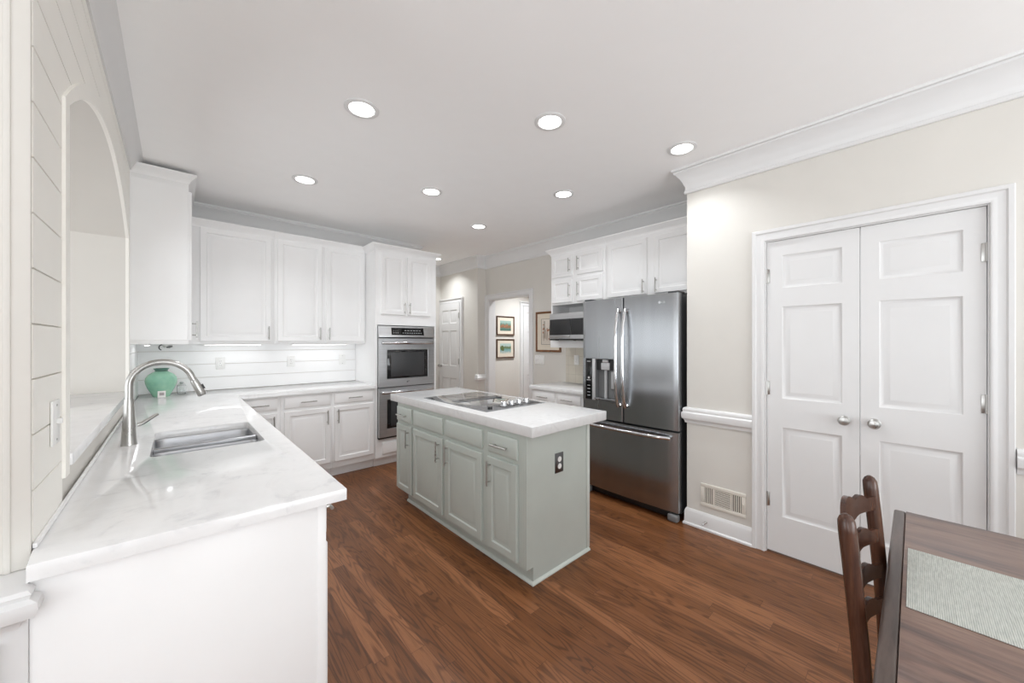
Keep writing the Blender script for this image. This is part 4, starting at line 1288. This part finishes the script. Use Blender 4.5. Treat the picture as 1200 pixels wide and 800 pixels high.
for s in (-1, 1):
    zs = [0.0, 0.02, 0.12, 0.25, 0.36, 0.45, 0.55, 0.65, 0.75, 0.85, 0.92, 0.945, 0.956, 0.962]
    rs = [0.013, 0.014, 0.015, 0.016, 0.017, 0.017, 0.0172, 0.0174, 0.0176, 0.0178, 0.018, 0.017, 0.012, 0.004]
    MB().tube([(s * (HX + 0.004 * z), post_y(z) if z > 0.02 else 0.125, z) for z in zs], rs, 16).build('back_post', 'chair', t)
for i, zc in enumerate((0.590, 0.688, 0.790, 0.885)):
    # scalloped slat, bowed backwards
    n = 28; mb = MB(); rs = []
    for k in range(n + 1):
        u = -1 + 2 * k / n
        x = u * (HX - 0.010)
        yb = post_y(zc) + 0.040 * (1 - u * u) - 0.004
        a_ = abs(u)
        top = 0.020 + (0.034 * max(0, math.cos(a_ * PI / 0.9)) ** 0.8 if a_ < 0.45 else 0) + (0.016 * math.sin((a_ - 0.40) / 0.38 * PI) if 0.40 < a_ < 0.78 else 0)
        bot = -0.020 - (0.026 * math.cos(a_ * PI / 1.1) if a_ < 0.55 else 0)
        th = 0.0055
        rs.append([(x, yb - th, zc + bot), (x, yb + th, zc + bot), (x, yb + th, zc + top), (x, yb - th, zc + top)])
    mb.rings(rs).build('slat', 'chair', t)
for s in (-1, 1):
    MB().lathe([(0, 0), (0.015, 0), (0.020, 0.06), (0.022, 0.25), (0.020, 0.34), (0.024, 0.40), (0.022, 0.452), (0.012, 0.46), (0, 0.46)], (s * 0.232, -0.33, 0), 16).build('front_leg', 'chair', t)
mb = MB()
for z in (0.20, 0.32): mb.tube([(-0.232, -0.33, z), (0.232, -0.33, z)], 0.011, 10)
for s in (-1, 1):
    for z in (0.16, 0.28): mb.tube([(s * 0.232, -0.33, z), (s * HX, post_y(z), z)], 0.011, 10)
mb.build('stretcher', 'chair', t)
mb = MB().tube([(-0.232, -0.33, 0.43), (0.232, -0.33, 0.43)], 0.014, 10).tube([(-HX, 0.068, 0.43), (HX, 0.068, 0.43)], 0.014, 10)
for s in (-1, 1): mb.tube([(s * 0.232, -0.33, 0.43), (s * HX, 0.068, 0.43)], 0.014, 10)
mb.build('seat_rail', 'chair', t)
MB().prism([(-0.222, -0.345), (0.222, -0.345), (0.205, 0.066), (-0.205, 0.066)], 0.428, 0.452, 'z', bev=0.008).build('seat', 'rush', t)

# ------------------------------------------------------------------ lamps
CANS = [(0.772, 2.09, 'recessed ceiling light nearest the camera, over the sink counter'), (1.640, 1.46, 'recessed ceiling light over the near end of the island'),
        (2.525, 1.06, 'recessed ceiling light next to the pantry wall crown moulding'), (0.771, 3.31, 'recessed ceiling light in front of the back wall cabinets'),
        (1.642, 2.83, 'recessed ceiling light over the middle of the cooktop'), (2.528, 2.09, 'recessed ceiling light in front of the refrigerator'),
        (2.528, 3.32, 'farthest recessed ceiling light, between oven tower and doorway'), (3.02, 5.05, 'recessed hall light peeping past the oven tower crown'),
        (4.4, 4.0, 'recessed light added out of view to brighten the corridor')]
first = None
for (x, y, lb) in CANS:
    watts = CORRIDOR_FILL_W if x > 4 else HALL_W if y > 5 else CAN_W
    if first is None:
        first = t = thing('recessed_light', lb, 'ceiling light', (x, y, CEIL), 0, 'recessed ceiling lights')
        mb = MB(); seg = 40
        prof = [(0.066, -0.0005), (0.092, -0.0005), (0.092, -0.004), (0.086, -0.008), (0.070, -0.009), (0.066, -0.006)]
        mb.rings([[((r_) * math.cos(2 * PI * k / seg), r_ * math.sin(2 * PI * k / seg), z_) for r_, z_ in prof] for k in range(seg)], closed=True)
        mb.build('trim_ring', 'trim', t)
        MB().lathe([(0, -0.0006), (0.0655, -0.0006), (0.0655, -0.004), (0, -0.0045)], seg=40).build('lamp_lens', 'lens', t)
    else:
        t = dup(first, (x, y, CEIL), lb)
    area('can_lamp', (0, 0, -0.012), (0, 0, 0), 0.12, 0.12, watts, (0.945, 0.975, 1.0), 'DISK', t)

for (x, y, L_, rz, lb) in ((0.42, 4.42, 0.45, 0, 'slim strip light under the wide-door wall cabinet'), (1.18, 4.42, 0.55, 0, 'slim strip light under the two-door wall cabinet'), (-0.16, 4.05, 0.25, PI / 2, 'slim strip light under the corner wall cabinet')):
    t = thing('under_cabinet_light', lb, 'light', (x, y, 1.3615), rz, 'strip lights under the wall cabinets')
    MB().box(-L_ / 2, L_ / 2, -0.015, 0.015, -0.010, 0, 0.002).build('housing', 'plate', t)
    MB().box(-L_ / 2 + 0.01, L_ / 2 - 0.01, -0.011, 0.011, -0.0125, -0.0102).build('lens', 'strip', t)
    area('strip_lamp', (0, 0, -0.016), (0, 0, 0), L_, 0.03, UNDER_W * L_ / 0.5, (0.945, 0.975, 1.0), 'RECTANGLE', t)
t = thing('puck_light', 'small round puck light with looped dark cord in the cabinet corner', 'light', (-0.045, 4.50, 1.3615), 0)
MB().lathe([(0, -0.034), (0.030, -0.032), (0.036, -0.026), (0.036, 0), (0, 0)], seg=24).build('housing', 'plate', t)
MB().tube([(-0.042 + 0.016 * math.cos(a_), -0.045, -0.030 + 0.022 * math.sin(a_)) for a_ in [math.radians(70 + 20 * k) for k in range(11)]], 0.0045, 8).build('cord', 'dgrey', t)
MB().tube([(-0.01, -0.040, -0.030), (0.008, -0.042, -0.026), (0.03, -0.040, -0.020)], [0.006, 0.011, 0.006], 10).build('plug', 'grey', t)
